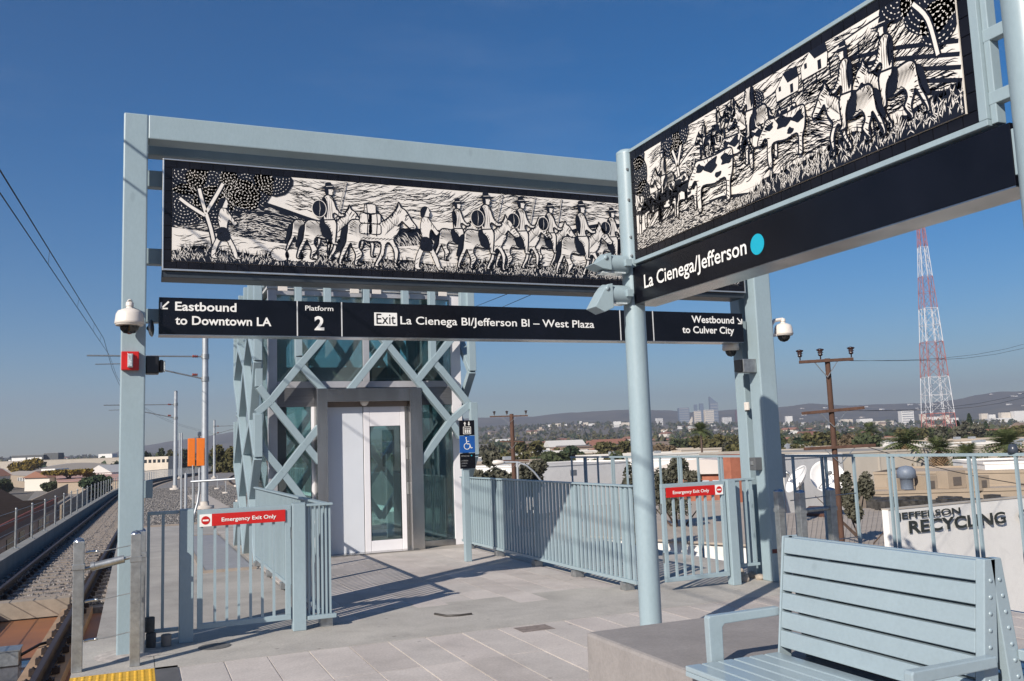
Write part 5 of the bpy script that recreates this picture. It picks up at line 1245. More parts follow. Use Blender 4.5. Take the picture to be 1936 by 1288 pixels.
sk = MB().prism([G(1515, 975, zr+.14), G(1530, 962, zr+.14), G(1588, 962, zr+.14), G(1565, 978, zr+.14)], (0,0,.2)).build('skylight', mat('rust_brown_sheet', (.10, .045, .03), .8), R1)
mb = MB()
for i in range(26):
    a_ = G(1462+i*9.5, 975-i*.6, zr+.13); b2 = G(1440+i*9.3, 1150-i*1.6, zr+.13); mb.beam(a_, b2, .06, .05)
o = mb.build('roof_rib', GREYR, R1)
# roof seen through the right gate
zr = -4.6
R2 = roof_building([G(1060, 960, zr), G(1440, 945, zr), G(1440, 1035, zr), G(1000, 1010, zr)], zr, mat('beige_flat_roof', (.40, .34, .28), .9, vary=.1, scale=.3), WHITEW, 'flat beige roof with white wall seen through the right gate')
mb = MB()
# long white building behind slatted railing
zr = -3.2
def front(pxa, pya, pxb, pyb, z): a_ = G(pxa, pya, z); b2 = G(pxb, pyb, z); return a_, b2
a_, b2 = front(1018, 883, 1215, 872, -1.5)
B3, t3, n3 = bld('white_workshop', a_, b2, 16, -1.5, GZ, WHITEW, mat('cream_roof', (.5, .46, .42), .9), 'long low white building seen above the slatted railing')
wall_box(B3, a_, t3, n3, 6, 7.2, -3.0, -2.2, 'wall_vent', GALV)
# curved roof hangar
a_ = G(1245, 893, -2.0); b2 = G(1402, 890, -2.0); L = (b2-a_).length; t4 = (b2-a_).normalized(); n4 = Vector((-t4.y, t4.x, 0)); n4 = n4 if n4.dot(a_) > 0 else -n4
HB = empty('curved_roof_hall', (a_.x, a_.y, GZ), 'brick hall with broad pale curved roof behind the right gate', 'building')
hc = 34*a_.length/F_PX*1.0; arc = [(s, math.sin(math.pi*(.12+.76*s))*hc-hc*.36) for s in [i/14 for i in range(15)]]
P = [a_-t4*2.0+t4*(L+4)*s+Vector((0,0,h)) for s, h in arc]
P2 = [(p_.x, p_.y, p_.z) for p_ in P]
MB().prism(P2+[b2+t4*2.0-Vector((0,0,.3)), a_-t4*2-Vector((0,0,.3))], n4*30).build('roof', mat('pale_membrane_roof', (.56, .50, .46), .85, vary=.06, scale=.2), HB)
MB().prism([a_+n4*.5-Vector((0,0,.31)), b2+n4*.5-Vector((0,0,.31)), b2+n4*.5-Vector((0,0,6)), a_+n4*.5-Vector((0,0,6))], n4*29).build('wall', BRICK, HB)
for i in range(3):
    s = L*(.5+.14*i); a2 = a_+t4*s+n4*.45; MB().prism([a2-Vector((0,0,1.0)), a2+t4*L*.1-Vector((0,0,1.0)), a2+t4*L*.1-Vector((0,0,2.6)), a2-Vector((0,0,2.6))], n4*.04).build('window', GALVL, HB)
a_ = G(1358, 884, -1.2); box(a_.x, a_.x+3.5, a_.y-2, a_.y, GZ, a_.z+1.2).build('stair_block', BRICK, HB)
# grey weathered wall, right
a_, b2 = front(1590, 858, 1872, 846, -.9)
B5, t5, n5 = bld('grey_warehouse', a_, b2, 40, -.9, GZ, GREYW, mat('grey_felt_roof', (.3, .28, .25), .9), 'long weathered grey windowless warehouse on the right'); L = (b2-a_).length
for i in range(int(L/5.5)): wall_box(B5, a_, t5, n5, 5.5*i+5.4, 5.5*i+5.6, GZ, -1.0, 'wall_pier', GREYW, .12)
a_, b2 = front(1480, 868, 1592, 861, -1.1)
bld('grey_warehouse', a_, b2, 25, -1.1, GZ, WHITEW, MATS['grey_felt_roof'], 'pale warehouse end left of the long grey one')
# brick orange tiled roof
RB = roof_building([G(1494, 872, -1.9), G(1566, 869, -1.9), G(1555, 905, -4.2), G(1490, 905, -4.2)], 0, BRICK, GREYW, 'small building with sloping brick red tile roof behind the satellite dishes')
# louvred tan building
a_, b2 = front(1652, 897, 1990, 893, -2.6)
B6, t6, n6 = bld('louvred_building', a_, b2, 14, -2.6, GZ, TAN, mat('tan_roof', (.42, .34, .26), .9), 'low tan building with rows of dark wall louvres')
L = (b2-a_).length; s = 1.2
while s < L-3:
    for (ds, w_) in ((0, L*.05), (L*.068, L*.035)):
        g_ = Vector((0,0,0)); zt_ = -2.6-1.1
        wall_box(B6, a_, t6, n6, s+ds, s+ds+w_, zt_-1.3, zt_, 'louvre', LOUV, .03)
        for k in range(5): wall_box(B6, a_, t6, n6, s+ds+.02, s+ds+w_-.02, zt_-1.3+k*.27, zt_-1.3+k*.27+.1, 'louvre_blade', TAN, .06)
    s += L*.16
q = G(1714, 905, -2.4); B6v = empty('roof_ventilator', (q.x, q.y, -2.6), 'blue grey domed ventilator on the tan louvred building', 'ventilator')
MB().lathe((q.x, q.y, -3.3), [(.5, 0), (.55, .9), (.8, 1.0), (.75, 1.6), (.5, 1.9), (0, 2.0)], 16).build('cowl', mat('blue_grey_cowl', (.16, .19, .24), .5), B6v)
# lower annex in front with tan hvac
zr = -4.0
a_, b2 = front(1640, 935, 1990, 925, -3.6)
B7, t7, n7 = bld('tan_annex', a_, b2, 6, -3.6, GZ, TAN, MATS['tan_roof'], 'tan annex with roof machinery in front of the louvred building')
for (px_, py_, w_, h_, lab) in ((1700, 925, 1.6, 1.0, 'boxy tan rooftop unit left of centre on the annex'), (1752, 928, 1.4, 1.3, 'tan rooftop unit with square grille on the annex'), (1800, 922, 2.2, 1.5, 'largest tan rooftop unit on the annex'), (1850, 926, 1.3, 1.2, 'tan rooftop unit right of the largest one')):
    q = G(px_, py_, -3.5); u_ = empty('rooftop_unit', (q.x, q.y, -3.6), lab, 'air conditioner', 'tan rooftop units')
    box(q.x-w_/2, q.x+w_/2, q.y-.6, q.y+.6, -3.56, -3.5+h_).build('casing', TAN, u_, .03); box(q.x-w_*.22, q.x+w_*.22, q.y-.64, q.y-.602, -3.3, -3.3+h_*.5).build('grille', LOUV, u_)
mb = MB(); rj = random.Random(12)
for i in range(60):
    q = G(rj.uniform(1650, 1900), rj.uniform(945, 960), -3.9); s = rj.uniform(.1, .5); mb.box(q.x-s, q.x+s, q.y-s, q.y+s, q.z-.6, q.z+s)
tag(mb.build('scrap_heap', [mat('dark_scrap', (.05, .045, .04), .7, vary=.8, scale=2)]), 'dark jumble of scrap piled behind the recycling shed', 'scrap', kind='stuff')
a_, b2 = front(1862, 878, 2000, 874, -2.0)
B8, t8, n8 = bld('pale_office', a_, b2, 12, -2.0, GZ, WHITEW, GREYR, 'pale building with small dark windows at the right edge')
for i in range(5): wall_box(B8, a_, t8, n8, 1.5+i*3.6, 2.6+i*3.6, -3.8, -2.9, 'window', DKWIN)
# satellite dishes
def dish(px_, py_, D, r, az, el, lab):
    q_ = PD(px_, py_, D); d_ = empty('satellite_dish', (q_.x, q_.y, GZ), lab, 'satellite dish', 'white satellite dishes')
    ax = Vector((math.cos(az)*math.cos(el), math.sin(az)*math.cos(el), math.sin(el)))
    pr = [(r*i/8, .42*r*(i/8)**2) for i in range(9)]+[(r*1.02, .42*r), (r*.98, .40*r)]
    MB().lathe(q_, pr, 32, axis=ax).build('reflector', mat('white_dish', (.78, .76, .74), .5, vary=.03), d_)
    MB().tube(q_, (q_.x, q_.y, GZ), .18, 10).build('mast', GALV, d_)
    for k in range(3):
        a2 = k*2.09; u_ = ax.orthogonal().normalized(); v_ = ax.cross(u_); MB().tube(q_+ax*.42*r+(u_*math.cos(a2)+v_*math.sin(a2))*r*.95, q_+ax*r*1.0, .03, 5).build('feed_strut', GALV, d_)
    MB().lathe(q_+ax*r*.97, [(.12, 0), (.12, .25), (0, .3)], 10, axis=ax).build('feed_horn', GALV, d_)
dish(1562, 905, 62, 1.15, math.radians(-118), .35, 'large round white satellite dish facing the camera left of the wooden pole')
dish(1515, 912, 60, 1.05, math.radians(165), .6, 'white satellite dish seen edge on behind the portal post')
# far left buildings
def boxb(name, X0_, X1_, Y0_, Y1_, zt, wallM, roofM, lab, zb=GZ):
    B_ = empty(name, ((X0_+X1_)/2, Y0_, zb), lab, 'building'); box(X0_, X1_, Y0_, Y1_, zb, zt-.01).build('wall', wallM, B_); box(X0_-.15, X1_+.15, Y0_-.15, Y1_+.15, zt-.008, zt+.15).build('roof', roofM, B_); return B_
XB = -6.2
a_ = PX(107, 941, XB); zt = a_.z; yE = a_.y; y0 = -12
B9 = empty('track_side_building', (XB, yE, GZ), 'brown building with maroon roof trim and dark windows left of the track', 'building')
box(XB-16, XB, y0, yE, GZ, zt-.35).build('wall', TAND, B9); box(XB-.0, XB+.12, y0, yE+.02, zt-.34, zt).build('roof_trim', MAROON, B9); box(XB+.0, XB+.08, y0, yE, zt-.75, zt-.345).build('fascia_band', mat('purple_grey_band', (.15, .11, .11), .8), B9)
box(XB-16.05, XB-.02, y0, yE+.01, zt-.345, zt-.12).build('roof', BROWNB, B9)
y = yE-7.5
while y > 12:
    wdw = box(XB-.0, XB+.04, y-2.7, y, zt-3.6, zt-.95).build('window', DKWIN, B9)
    for k in (1, 2): box(XB+.041, XB+.06, y-2.7, y, zt-3.4+k*.9, zt-3.34+k*.9).build('glazing_bar', BLACKP, wdw)
    y -= 5.6
# hip-roofed brown roof beyond (dark)
R9 = roof_building([G(0, 925, -2.6), G(65, 960, -4.2), G(30, 975, -4.2), G(-60, 975, -4.2), G(-90, 930, -2.6)], 0, BROWNB, TAND, 'dark brown felt roof at the far left edge')
# beige house with multi-pane window
a_ = G(-60, 895, -3.2); b2 = G(68, 901, -3.2)
BH, tH, nH = bld('beige_workshop', a_, b2, 16, -3.2, GZ, TAN, GREYR, 'beige workshop with grey hipped roof and white multi-pane window', para=0); LH = (b2-a_).length
q = G(46, 920, -3.2); sw = LH*(106/128); w0 = LH*.085
wall_box(BH, a_, tH, nH, sw-w0*.0, sw+w0*1.15, -5.4, -4.0, 'window', WHITEW, .05)
for i in range(4):
    for j in range(3): wall_box(BH, a_, tH, nH, sw+w0*1.15*(i+.1)/4, sw+w0*1.15*(i+.85)/4, -5.4+1.4*(j+.1)/3, -5.4+1.4*(j+.85)/3, 'pane', DKWIN, .07)
m_ = (a_+b2)/2+nH*8; U = Vector((0,0,1)); rz_ = -1.7
ra, rb_ = a_+tH*LH*.15+nH*8, b2-tH*LH*.12+nH*8; c_, d_ = b2+nH*16, a_+nH*16
h1, h2 = Vector((ra.x, ra.y, rz_)), Vector((rb_.x, rb_.y, rz_)); e = Vector((0,0,.06))
MB().add([a_+e, b2+e, c_+e, d_+e, h1, h2], [(0,1,5,4), (1,2,5), (2,3,4,5), (3,0,4)]).build('hip_roof', GREYR, BH)
# white warehouse with curved grey roof and cream wall
a_ = PD(-40, 879, 600); b2 = PD(225, 865, 640); zt = 3.5
BW, tW, nW = bld('cream_warehouse', a_, b2+(b2-a_)*.2, 40, zt, GZ, CREAMW, WHITEW, 'very long cream walled warehouse across the left horizon')
a_ = PD(22, 867, 760); b2 = PD(82, 864, 760)
B_, t_, n_ = bld('billboard_building', a_, b2, 12, PD(50, 861, 760).z, GZ, mat('dark_grey_cladding', (.08, .085, .09), .7), GREYR, 'dark roofed block with two white panels on the left horizon', para=0)
LB = (b2-a_).length; zz = PD(50, 870, 760).z; wall_box(B_, a_, t_, n_, 0.0, LB*.44, zz-2, zz+2, 'white_panel', WHITEW); wall_box(B_, a_, t_, n_, LB*.5, LB*.95, zz-2, zz+2, 'white_panel', WHITEW)
a_ = PD(83, 860, 765); b2 = PD(110, 860, 765); bld('dark_warehouse', a_, b2, 10, PD(90, 857, 765).z, GZ, MATS['dark_grey_cladding'], GREYR, 'dark metal clad shed right of the two white panels', para=0)
a_ = PD(186, 862, 750); b2 = PD(212, 861, 750); bld('white_rooftop_block', a_, b2, 10, PD(199, 858.5, 750).z, GZ, WHITEW, WHITEW, 'small white block on the horizon just left of the portal post', para=0)
# curved grey roof
a_ = PD(60, 893, 430); b2 = PD(232, 884, 450)
B_ = empty('curved_grey_shed', (a_.x, a_.y, GZ), 'broad shed with shallow curved grey roof behind the golden tree', 'building'); t_ = (b2-a_); n_ = Vector((-t_.y, t_.x, 0)).normalized(); n_ = n_ if n_.y > 0 else -n_
P = [a_+t_*s+Vector((0,0,math.sin(math.pi*(.05+.9*s))*3.4)) for s in [i/12 for i in range(13)]]
MB().prism(P+[b2-Vector((0,0,1.2)), a_-Vector((0,0,1.2))], n_*30).build('roof', mat('grey_curved_roof', (.33, .30, .28), .8, vary=.08), B_)
MB().prism([a_+n_*.3-Vector((0,0,1.21)), b2+n_*.3-Vector((0,0,1.21)), b2+n_*.3-Vector((0,0,6)), a_+n_*.3-Vector((0,0,6))], n_*29).build('wall', WHITEW, B_)
mb = MB()
for i in range(22):
    s = rj.random(); q = a_+t_*s+n_*rj.uniform(6, 12); q.z += .9; mb.box(q.x-.5, q.x+.5, q.y-.3, q.y+.3, q.z-.2, q.z+rj.uniform(.1, .5))
o = mb.build('roof_vents', GALV, B_); o['kind'] = 'stuff'
a_ = PD(78, 888, 380); b2 = PD(104, 888, 380); bld('white_cube_building', a_, b2, 12, PD(90, 887, 380).z, GZ, WHITEW, WHITEW, 'small white cube building left of the golden tree', para=0)
# pink roofs
roof_building([G(105, 899, -3.0), G(232, 893, -3.0), G(232, 908, -4.3), G(108, 912, -4.3)], 0, PINK, TAN, 'faded pink sloping roof behind the golden tree')
# tan yard walls
for (p0, p1, z, lab) in (((60, 945), (128, 915), -4.4, 'tan yard wall running diagonally below the golden tree'), ((115, 955), (178, 915), -4.9, 'second tan yard wall nearer the track')):
    a_ = G(*p0, z); b2 = G(*p1, z); t_ = (b2-a_).normalized(); MB().beam(a_-Vector((0,0,1.6)), b2-Vector((0,0,1.6)), .25, 3.2).build('yard_wall', TAN)
    tag(bpy.context.scene.collection.objects[-1], lab, 'wall')
yd = MB().prism([G(40, 960, GZ+.05), G(200, 960, GZ+.05), G(225, 905, GZ+.05), G(70, 925, GZ+.05)], (0,0,.02)).build('yard_asphalt', mat('yard_concrete', (.22, .2, .18), .9)); tag(yd, kind='structure')
# ================================================================== TOWERS, POLES
def lattice_tower(px_, D, wbase, lab, ztop):
    g_ = at_ground(px_, D); T = empty('radio_tower', g_, lab, 'radio tower'); n_ = 15; h = ztop-g_.z; zc = g_.z
    def half(z): k = z/h; return wbase/2*(1-k)**1.0*.86+.95
    hs = [h*(1-(1-i/n_)**1.15) for i in range(n_+1)]
    rot = math.radians(20)
    def c(i, z): a2 = rot+i*math.pi/2; return Vector((g_.x+math.cos(a2)*half(z)*1.414, g_.y+math.sin(a2)*half(z)*1.414, g_.z+z))
    bands = [0]*1
    for j in range(n_):
        M = TRED if (j//2) % 2 == 0 else TWHITE; mb = MB(); z0, z1 = hs[j], hs[j+1]; r_ = .22 if j < 8 else .17
        for i in range(4):
            mb.tube(c(i, z0), c(i, z1), r_, 5, cap=False); mb.tube(c(i, z0), c(i+1, z1), r_*.45, 4, cap=False); mb.tube(c(i+1, z0), c(i, z1), r_*.45, 4, cap=False); mb.tube(c(i, z1), c(i+1, z1), r_*.6, 4, cap=False)
            mid = (c(i, z0)+c(i+1, z0))/2; mid2 = (c(i, z1)+c(i+1, z1))/2; mb.tube(mid, mid2, r_*.6, 4, cap=False)
        mb.build('tower_section', M, T)
lattice_tower(1779, 430, 12.5, 'tall red and white banded lattice radio tower on the right', PD(1735, 385, 430).z)
def util_pole(base_px, D, top_px, top_py, arms, r, lab, zb=GZ, lean=True):
    tp_ = PD(top_px, top_py, D); bs = PD(base_px, 900, D); p_ = empty('utility_pole', (bs.x, bs.y, zb), lab, 'utility pole', 'wooden utility poles')
    bt = Vector((bs.x, bs.y, zb)); mid = PD(base_px, 1000, D)
    ax = (tp_-PD(base_px, 1005 if D < 40 else 900, D)).normalized(); foot = tp_-ax*((tp_.z-zb)/ax.z)
    MB().tube(foot, tp_, r*1.25, 12, r).build('shaft', WOODP, p_)
    for (xl, yl, xr, yr, k) in arms:
        A_ = PD(xl, yl, D-.1); B2 = PD(xr, yr, D-.1); MB().beam(A_, B2, .09, .10).build('crossarm', WOODP, p_, .01)
        m2 = A_.lerp(B2, .5); c0 = A_.lerp(B2, .27); c1 = A_.lerp(B2, .73); low = m2+Vector((0,0,-.55))
        for q_ in (c0, c1): MB().beam(q_, low, .04, .02).build('brace', GALV, p_)
        for s in k:
            q_ = A_.lerp(B2, s)+Vector((0,0,.06)); MB().lathe(q_, [(.02, 0), (.02, .1), (.06, .11), (.08, .16), (.05, .18), (.10, .22), (.06, .25), (.12, .30), (.12, .33), (.02, .36)], 12).build('insulator', CERAM, p_)
util_pole(1590, 30, 1564, 678, ((1511, 685, 1613, 679, (.02, .4, .97)), (1516, 782, 1634, 771, ()), (1520, 849, 1655, 842, ())), .085, 'near leaning brown wooden utility pole with three crossarms')
util_pole(972, 70, 967, 783, ((926, 788, 998, 786, (.12, .45, .95)), (945, 835, 990, 835, ()), (935, 871, 1000, 871, ())), .16, 'farther wooden utility pole rising behind the slatted railing')
for (ya, yb_, lab) in ((680, 640, 'upper'), (775, 730, 'middle')):
    pl_ = empty('power_line', PD(1600, ya, 30), '%s thin cable strung from the near wooden pole to the right' % ya and ('%s thin cable running right from the near wooden pole' % lab), 'power line')
    for xx in ((1530, 1606) if lab == 'upper' else (1540, 1625)):
        a_ = PD(xx, ya+2, 30); b2 = PD(2100, yb_-60, 55); MB().path([a_.lerp(b2, i/10)-Vector((0,0,1.1*math.sin(math.pi*i/10))) for i in range(11)], .007, 5).build('wire', WIRE, pl_)
wl_ = empty('power_line', PD(1700, 870, 30), 'thin dark power line sagging across the right background', 'power line')
a_ = PD(1640, 845, 30); b2 = PD(1990, 925, 24); MB().path([a_.lerp(b2, i/8)-Vector((0,0,.15*math.sin(math.pi*i/8))) for i in range(9)], .012, 5).build('wire', WIRE, wl_)
# street light
q = PD(978, 905, 66); sL = empty('street_light', (q.x+.1, q.y, GZ), 'curved arm street light beside the farther utility pole', 'street light')
q0 = PD(978, 880, 66); MB().path([PD(1035, 925, 66), PD(1010, 893, 66), PD(995, 880, 66), PD(978, 874, 66), PD(948, 874, 66)], .07, 8).build('arm', GALVL, sL)
h_ = PD(940, 874.5, 66); MB().lathe(h_-Vector((.3,0,0)), [(0, -.1), (.16, .0), (.2, .3), (.14, .7), (.05, .8)], 12, axis=(1,-.4,0)).build('lamp_head', OFFW, sL)
MB().tube(PD(978, 874, 66), (PD(978, 874, 66).x, PD(978, 874, 66).y, GZ), .09, 8).build('pole', GALVL, sL)
# ================================================================== NAMED TREES
tree_px(50, 869, 60, 440, 3, 'round yellow green tree in front of the cream warehouse', 1, n=3500, leaf=1.3, crown=.9)
tree_px(133, 889, 80, 290, 3, 'spreading golden umbrella shaped tree left of the portal post', 2, n=2600, leaf=.75, crown=.42, flat=1)
tree_px(10, 908, 55, 290, 0, 'dark shrub beside the beige workshop wall', 3, n=1600, leaf=.8, crown=.95, name='shrub')
tree_px(95, 912, 44, 280, 0, 'low dark green shrub behind the tan yard wall', 4, n=1400, leaf=.7, crown=.95, name='shrub')
tree_px(185, 902, 60, 230, 2, 'dark bushy tree behind the kerb posts beside the portal', 5, n=2400, leaf=.7, crown=.95)
tree_px(430, 840, 60, 210, 1, 'olive green tree mass left of the lift tower', 6, n=3200, leaf=.6, crown=.9)
tree_px(470, 846, 60, 200, 0, 'green tree beside the lift tower lattice, left side', 7, n=3000, leaf=.6, crown=.9)
tree_px(915, 860, 120, 95, 4, 'grey green tree crowding the slatted railing by the lift', 8, n=5200, leaf=.28, crown=.7)
tree_px(985, 868, 130, 88, 4, 'grey green tree right behind the farther utility pole', 9, n=5200, leaf=.28, crown=.7)
tree_px(1200, 880, 60, 50, 4, 'dry bush left of the round pole above the railing', 20, n=1800, leaf=.16, crown=.9, name='shrub')
tree_px(1270, 868, 105, 64, 4, 'dark dry bush just right of the round pole', 10, n=3400, leaf=.15, crown=.62)
tree_px(1612, 905, 60, 47, 4, 'dry grey bush behind the near utility pole', 11, n=2200, leaf=.12, crown=.42, name='shrub')
tree_px(1780, 925, 30, 44, 4, 'small bush on the tan annex roof edge', 12, n=900, leaf=.13, crown=.9, name='shrub')
palm(at_ground(1327, 170), PD(1327, 803, 170).z-GZ, 3.2, 'tall palm with dark trunk in front of the curved roof', 31, False, 60)
for i, (px_, yt_, D, r_, lab) in enumerate(((1712, 822, 118, 4.0, 'shaggiest fan palm behind the tall fence, left of the tower'), (1774, 838, 112, 3.4, 'fan palm directly below the radio tower'), (1828, 850, 105, 3.0, 'low fan palm right of the radio tower foot'), (1905, 826, 112, 4.2, 'fan palm near the right edge of the photo'), (1645, 806, 260, 5.0, 'distant fan palm left of the shaggy one'))):
    g_ = at_ground(px_, D); palm(g_, PD(px_, yt_, D).z-g_.z+r_*.1, r_, lab, 50+i, True, 44, 'fan palms behind the tall fence')
for i, (px_, yt_, w_, lab) in enumerate(((1838, 782, 26, 'tallest dark conifer right of the radio tower'), (1815, 795, 30, 'dark conifer close beside the tower'), (1868, 797, 34, 'broad dark conifer right of the tallest'))):
    g_ = at_ground(px_, 480); conifer(g_, PD(px_, yt_, 480).z-g_.z, w_*480/F_PX, lab, 70+i, 'dark conifers by the radio tower')
# tree belt at 250-500 m: individually copied trees
protos = []
for k in range(7):
    fi = (1, 0, 2, 1, 4, 0, 5)[k]; protos.append((crown_mesh('crown', 100+k, 900, 6, 5, .75, FOL[fi], 9), trunk_mesh(5, .5, .3, 4, k)))
KIND = ['olive leafy tree in the belt beyond the workshops', 'mid green leafy tree in the belt beyond the workshops', 'very dark tree in the belt beyond the workshops', 'broad olive tree in the belt beyond the workshops', 'grey green tree in the belt beyond the workshops', 'fresh green tree in the belt beyond the workshops', 'brown dry tree in the belt beyond the workshops']
rt_ = random.Random(77)
for i in range(175):
    px_ = rt_.uniform(860, 1980) if i < 140 else rt_.uniform(-40, 330); D = 190+ (rt_.random()**1.5)*520
    if px_ < 340: D = rt_.uniform(820, 1500)
    if 1700 < px_ and D < 260: D += 150
    k = rt_.choice((0, 0, 1, 2, 3, 3, 4, 5, 6)) ; g_ = at_ground(px_, D); s = rt_.uniform(.65, 1.15)*(1 if D > 260 else .8)
    t = empty('belt_tree', g_, KIND[k], 'tree', 'trees in the belt beyond the workshops'); t.scale = (s, s, s*rt_.uniform(.8, 1.1)); t.rotation_euler = (0, 0, rt_.uniform(0, 6))
    link('trunk', protos[k][1], t); link('crown', protos[k][0], t, (0, 0, 6.2))
# far woods: one mass
def far_woods():
    r = random.Random(5); mb = MB()
    for i in range(7200):
        az = math.radians(r.uniform(-24, 60)); d_ = 650*(4500/650)**(r.random()**.85); x, y = math.sin(az)*d_, math.cos(az)*d_; z = terr(x, y)
        mi = r.choice((0, 0, 1, 1, 2, 3)); h = r.uniform(5, 12)*(1+.4*(d_ > 2500)); w_ = h*r.uniform(.45, .75)
        for k in range(12):
            u = r.uniform(0, 6.28); e = r.uniform(0, 1); P = Vector((x+math.cos(u)*w_*e*.8, y+math.sin(u)*w_*e*.8, z+h*(1-.5*e*e)*r.uniform(.35, 1)))
            a = Vector((r.gauss(0,1), r.gauss(0,1), r.gauss(0,1))).normalized()*w_*.42; b_ = Vector((r.gauss(0,1), r.gauss(0,1), r.gauss(0,1))).normalized()*w_*.42
            mb.add([P-a, P-b_, P+a, P+b_], [(0,1,2,3)], mi)
    o = mb.build('far_woodland', [FOL[2], FOL[1], FOL[0], FOL[4]]); tag(o, 'hazy mass of far trees covering the plain up to the hills', 'woodland', kind='stuff')
far_woods()
# ================================================================== FAR HOUSES AND BLOCKS
cols = [('pale', (.62, .57, .5)), ('cream', (.55, .47, .37)), ('white', (.72, .70, .67)), ('tan', (.40, .32, .25)), ('grey', (.34, .33, .32))]
HM = []
for nme, c_ in cols:
    M = mat('house_wall_'+nme, c_, .9, vary=.04); R_ = mat('house_roof_'+nme, {'pale': (.25,.12,.08), 'cream': (.22,.10,.07), 'white': (.55,.53,.5), 'tan': (.2,.15,.12), 'grey': (.14,.13,.13)}[nme], .9)
    wm = box(-6, 6, -5, 5, 0, 4).mesh('wall', M)
    rm = MB().add([(-6.4,-5.4,4),(6.4,-5.4,4),(6.4,5.4,4),(-6.4,5.4,4),(-6.4,0,6),(6.4,0,6)], [(0,1,5,4),(2,3,4,5),(0,4,3),(1,2,5),(3,2,1,0)]).mesh('roof', R_)
    fm = box(-6.2, 6.2, -5.2, 5.2, 4.0, 4.3).mesh('roof', R_); HM.append((nme, wm, rm, fm))
rh = random.Random(31)
for i in range(290):
    if i < 235: px_ = rh.uniform(870, 1980); D = 420*(3600/420)**rh.random()
    else: px_ = rh.uniform(-40, 480); D = rh.uniform(320, 2600)
    nme, wm, rm, fm = rh.choice(HM); g_ = at_ground(px_, D); s = rh.uniform(.8, 1.6); flat = rh.random() < .45
    h = empty('far_house', g_, '%s %s house among the trees of the far plain' % (nme, 'flat roofed' if flat else 'gabled'), 'house', 'houses scattered over the far plain')
    h.scale = (s*rh.uniform(.8, 1.8), s, s*rh.uniform(.9, 1.5)); h.rotation_euler = (0, 0, rh.uniform(0, 3.1)); link('wall', wm, h); link('roof', fm if flat else rm, h)
rm_ = random.Random(91); RM = [mat('mid_wall_%s' % a, c_, .9, vary=.08, scale=.2) for a, c_ in (('white', (.70,.67,.62)), ('cream', (.56,.48,.39)), ('tan', (.42,.35,.28)))]; RR = [mat('mid_roof_%s' % a, c_, .9, vary=.12, scale=.1) for a, c_ in (('white', (.62,.59,.55)), ('grey', (.34,.32,.30)), ('beige', (.50,.44,.37)))]
for i in range(34):
    px_ = 880+1080*(i+rm_.random())/34; D = rm_.uniform(150, 430); g_ = at_ground(px_, D); k = rm_.randrange(3); k2 = rm_.randrange(3); w_, l_, h_ = rm_.uniform(9, 19), rm_.uniform(8, 16), rm_.uniform(4.2, 6.6)
    e = empty('flat_workshop', g_, '%s walled workshop with flat %s roof in the middle distance' % (('white', 'cream', 'tan')[k], ('white', 'grey', 'beige')[k2]), 'building', 'flat roofed workshops in the middle distance'); e.rotation_euler = (0, 0, rm_.uniform(-.25, .1))
    box(-w_, w_, -l_, l_, 0, h_).build('wall', RM[k], e, world=False); box(-w_+.3, w_-.3, -l_+.3, l_-.3, h_+.001, h_+.06).build('roof', RR[k2], e, world=False)
    for s_ in (-1, 1): box(-w_, w_, s_*l_-.15, s_*l_+.15, h_+.002, h_+.5).build('parapet', RM[k], e, world=False)
    for q_ in range(4): x_ = -w_+w_*2*(q_+.35)/4; box(x_, x_+w_*.22, -l_-.06, -l_-.002, h_*.42, h_*.7).build('window', DKWIN, e, world=False)
    for q_ in range(3): x_, y_ = rm_.uniform(-w_*.7, w_*.7), rm_.uniform(-l_*.7, l_*.7); box(x_-.8, x_+.8, y_-.6, y_+.6, h_+.061, h_+rm_.uniform(.7, 1.3)).build('roof_unit', GALVL, e, world=False)
# hillside houses
for i in range(36):
    px_ = rh.uniform(1420, 1950); D = rh.uniform(4700, 5900); q_ = PD(px_, 850, D); z = terr(q_.x, q_.y)
    nme, wm, rm, fm = HM[rh.choice((0, 2, 2))]; h = empty('hill_house', (q_.x, q_.y, z), 'tiny %s house on the hazy hillside' % nme, 'house', 'houses on the hazy hillside'); s = rh.uniform(.9, 1.9); h.scale = (s*1.3, s, s); h.rotation_euler = (0, 0, rh.uniform(-.3, .3)); link('wall', wm, h); link('roof', fm, h)
def tower_block(px0, px1, ytop, D, M, lab, yb=None, winM=None, rows=8, cols_=5, name='tower_block', group=None, slant=0):
    a_ = PD(px0, ytop, D); b2 = PD(px1, ytop, D); zt = (a_.z+b2.z)/2; t_ = Vector((b2.x-a_.x, b2.y-a_.y, 0)); n_ = Vector((-t_.y, t_.x, 0)); n_ = n_ if n_.dot(a_) > 0 else -n_
    zb = terr(a_.x, a_.y)-5; Bd = empty(name, (a_.x, a_.y, zb), lab, 'tower block', group); A2 = Vector((a_.x, a_.y, 0)); U = Vector((0,0,1)); B2 = A2+t_
    MB().prism([A2+U*zb, B2+U*zb, B2+U*zt, A2+U*(zt-slant)], n_*.7).build('wall', M, Bd)
    if winM:
        H_ = zt-zb; n1 = n_.normalized(); L_ = t_.length; tt_ = t_/L_
        for j in range(rows):
            z0 = zb+H_*(j+.35)/rows; z1 = zb+H_*(j+.75)/rows
            MB().prism([A2+tt_*L_*.05+U*z0-n1*.6, B2-tt_*L_*.05+U*z0-n1*.6, B2-tt_*L_*.05+U*z1-n1*.6, A2+tt_*L_*.05+U*z1-n1*.6], n1*.55).build('window_band', winM, Bd)
    return Bd
GT = mat('blue_grey_tower_glass', (.13, .17, .23), .3); PT = mat('pale_tower_stone', (.62, .55, .46), .8); WT = mat('white_tower_concrete', (.72, .70, .67), .8); WB = mat('dull_window_band', (.28, .29, .31), .4)
GRP = 'hazy skyscraper cluster'
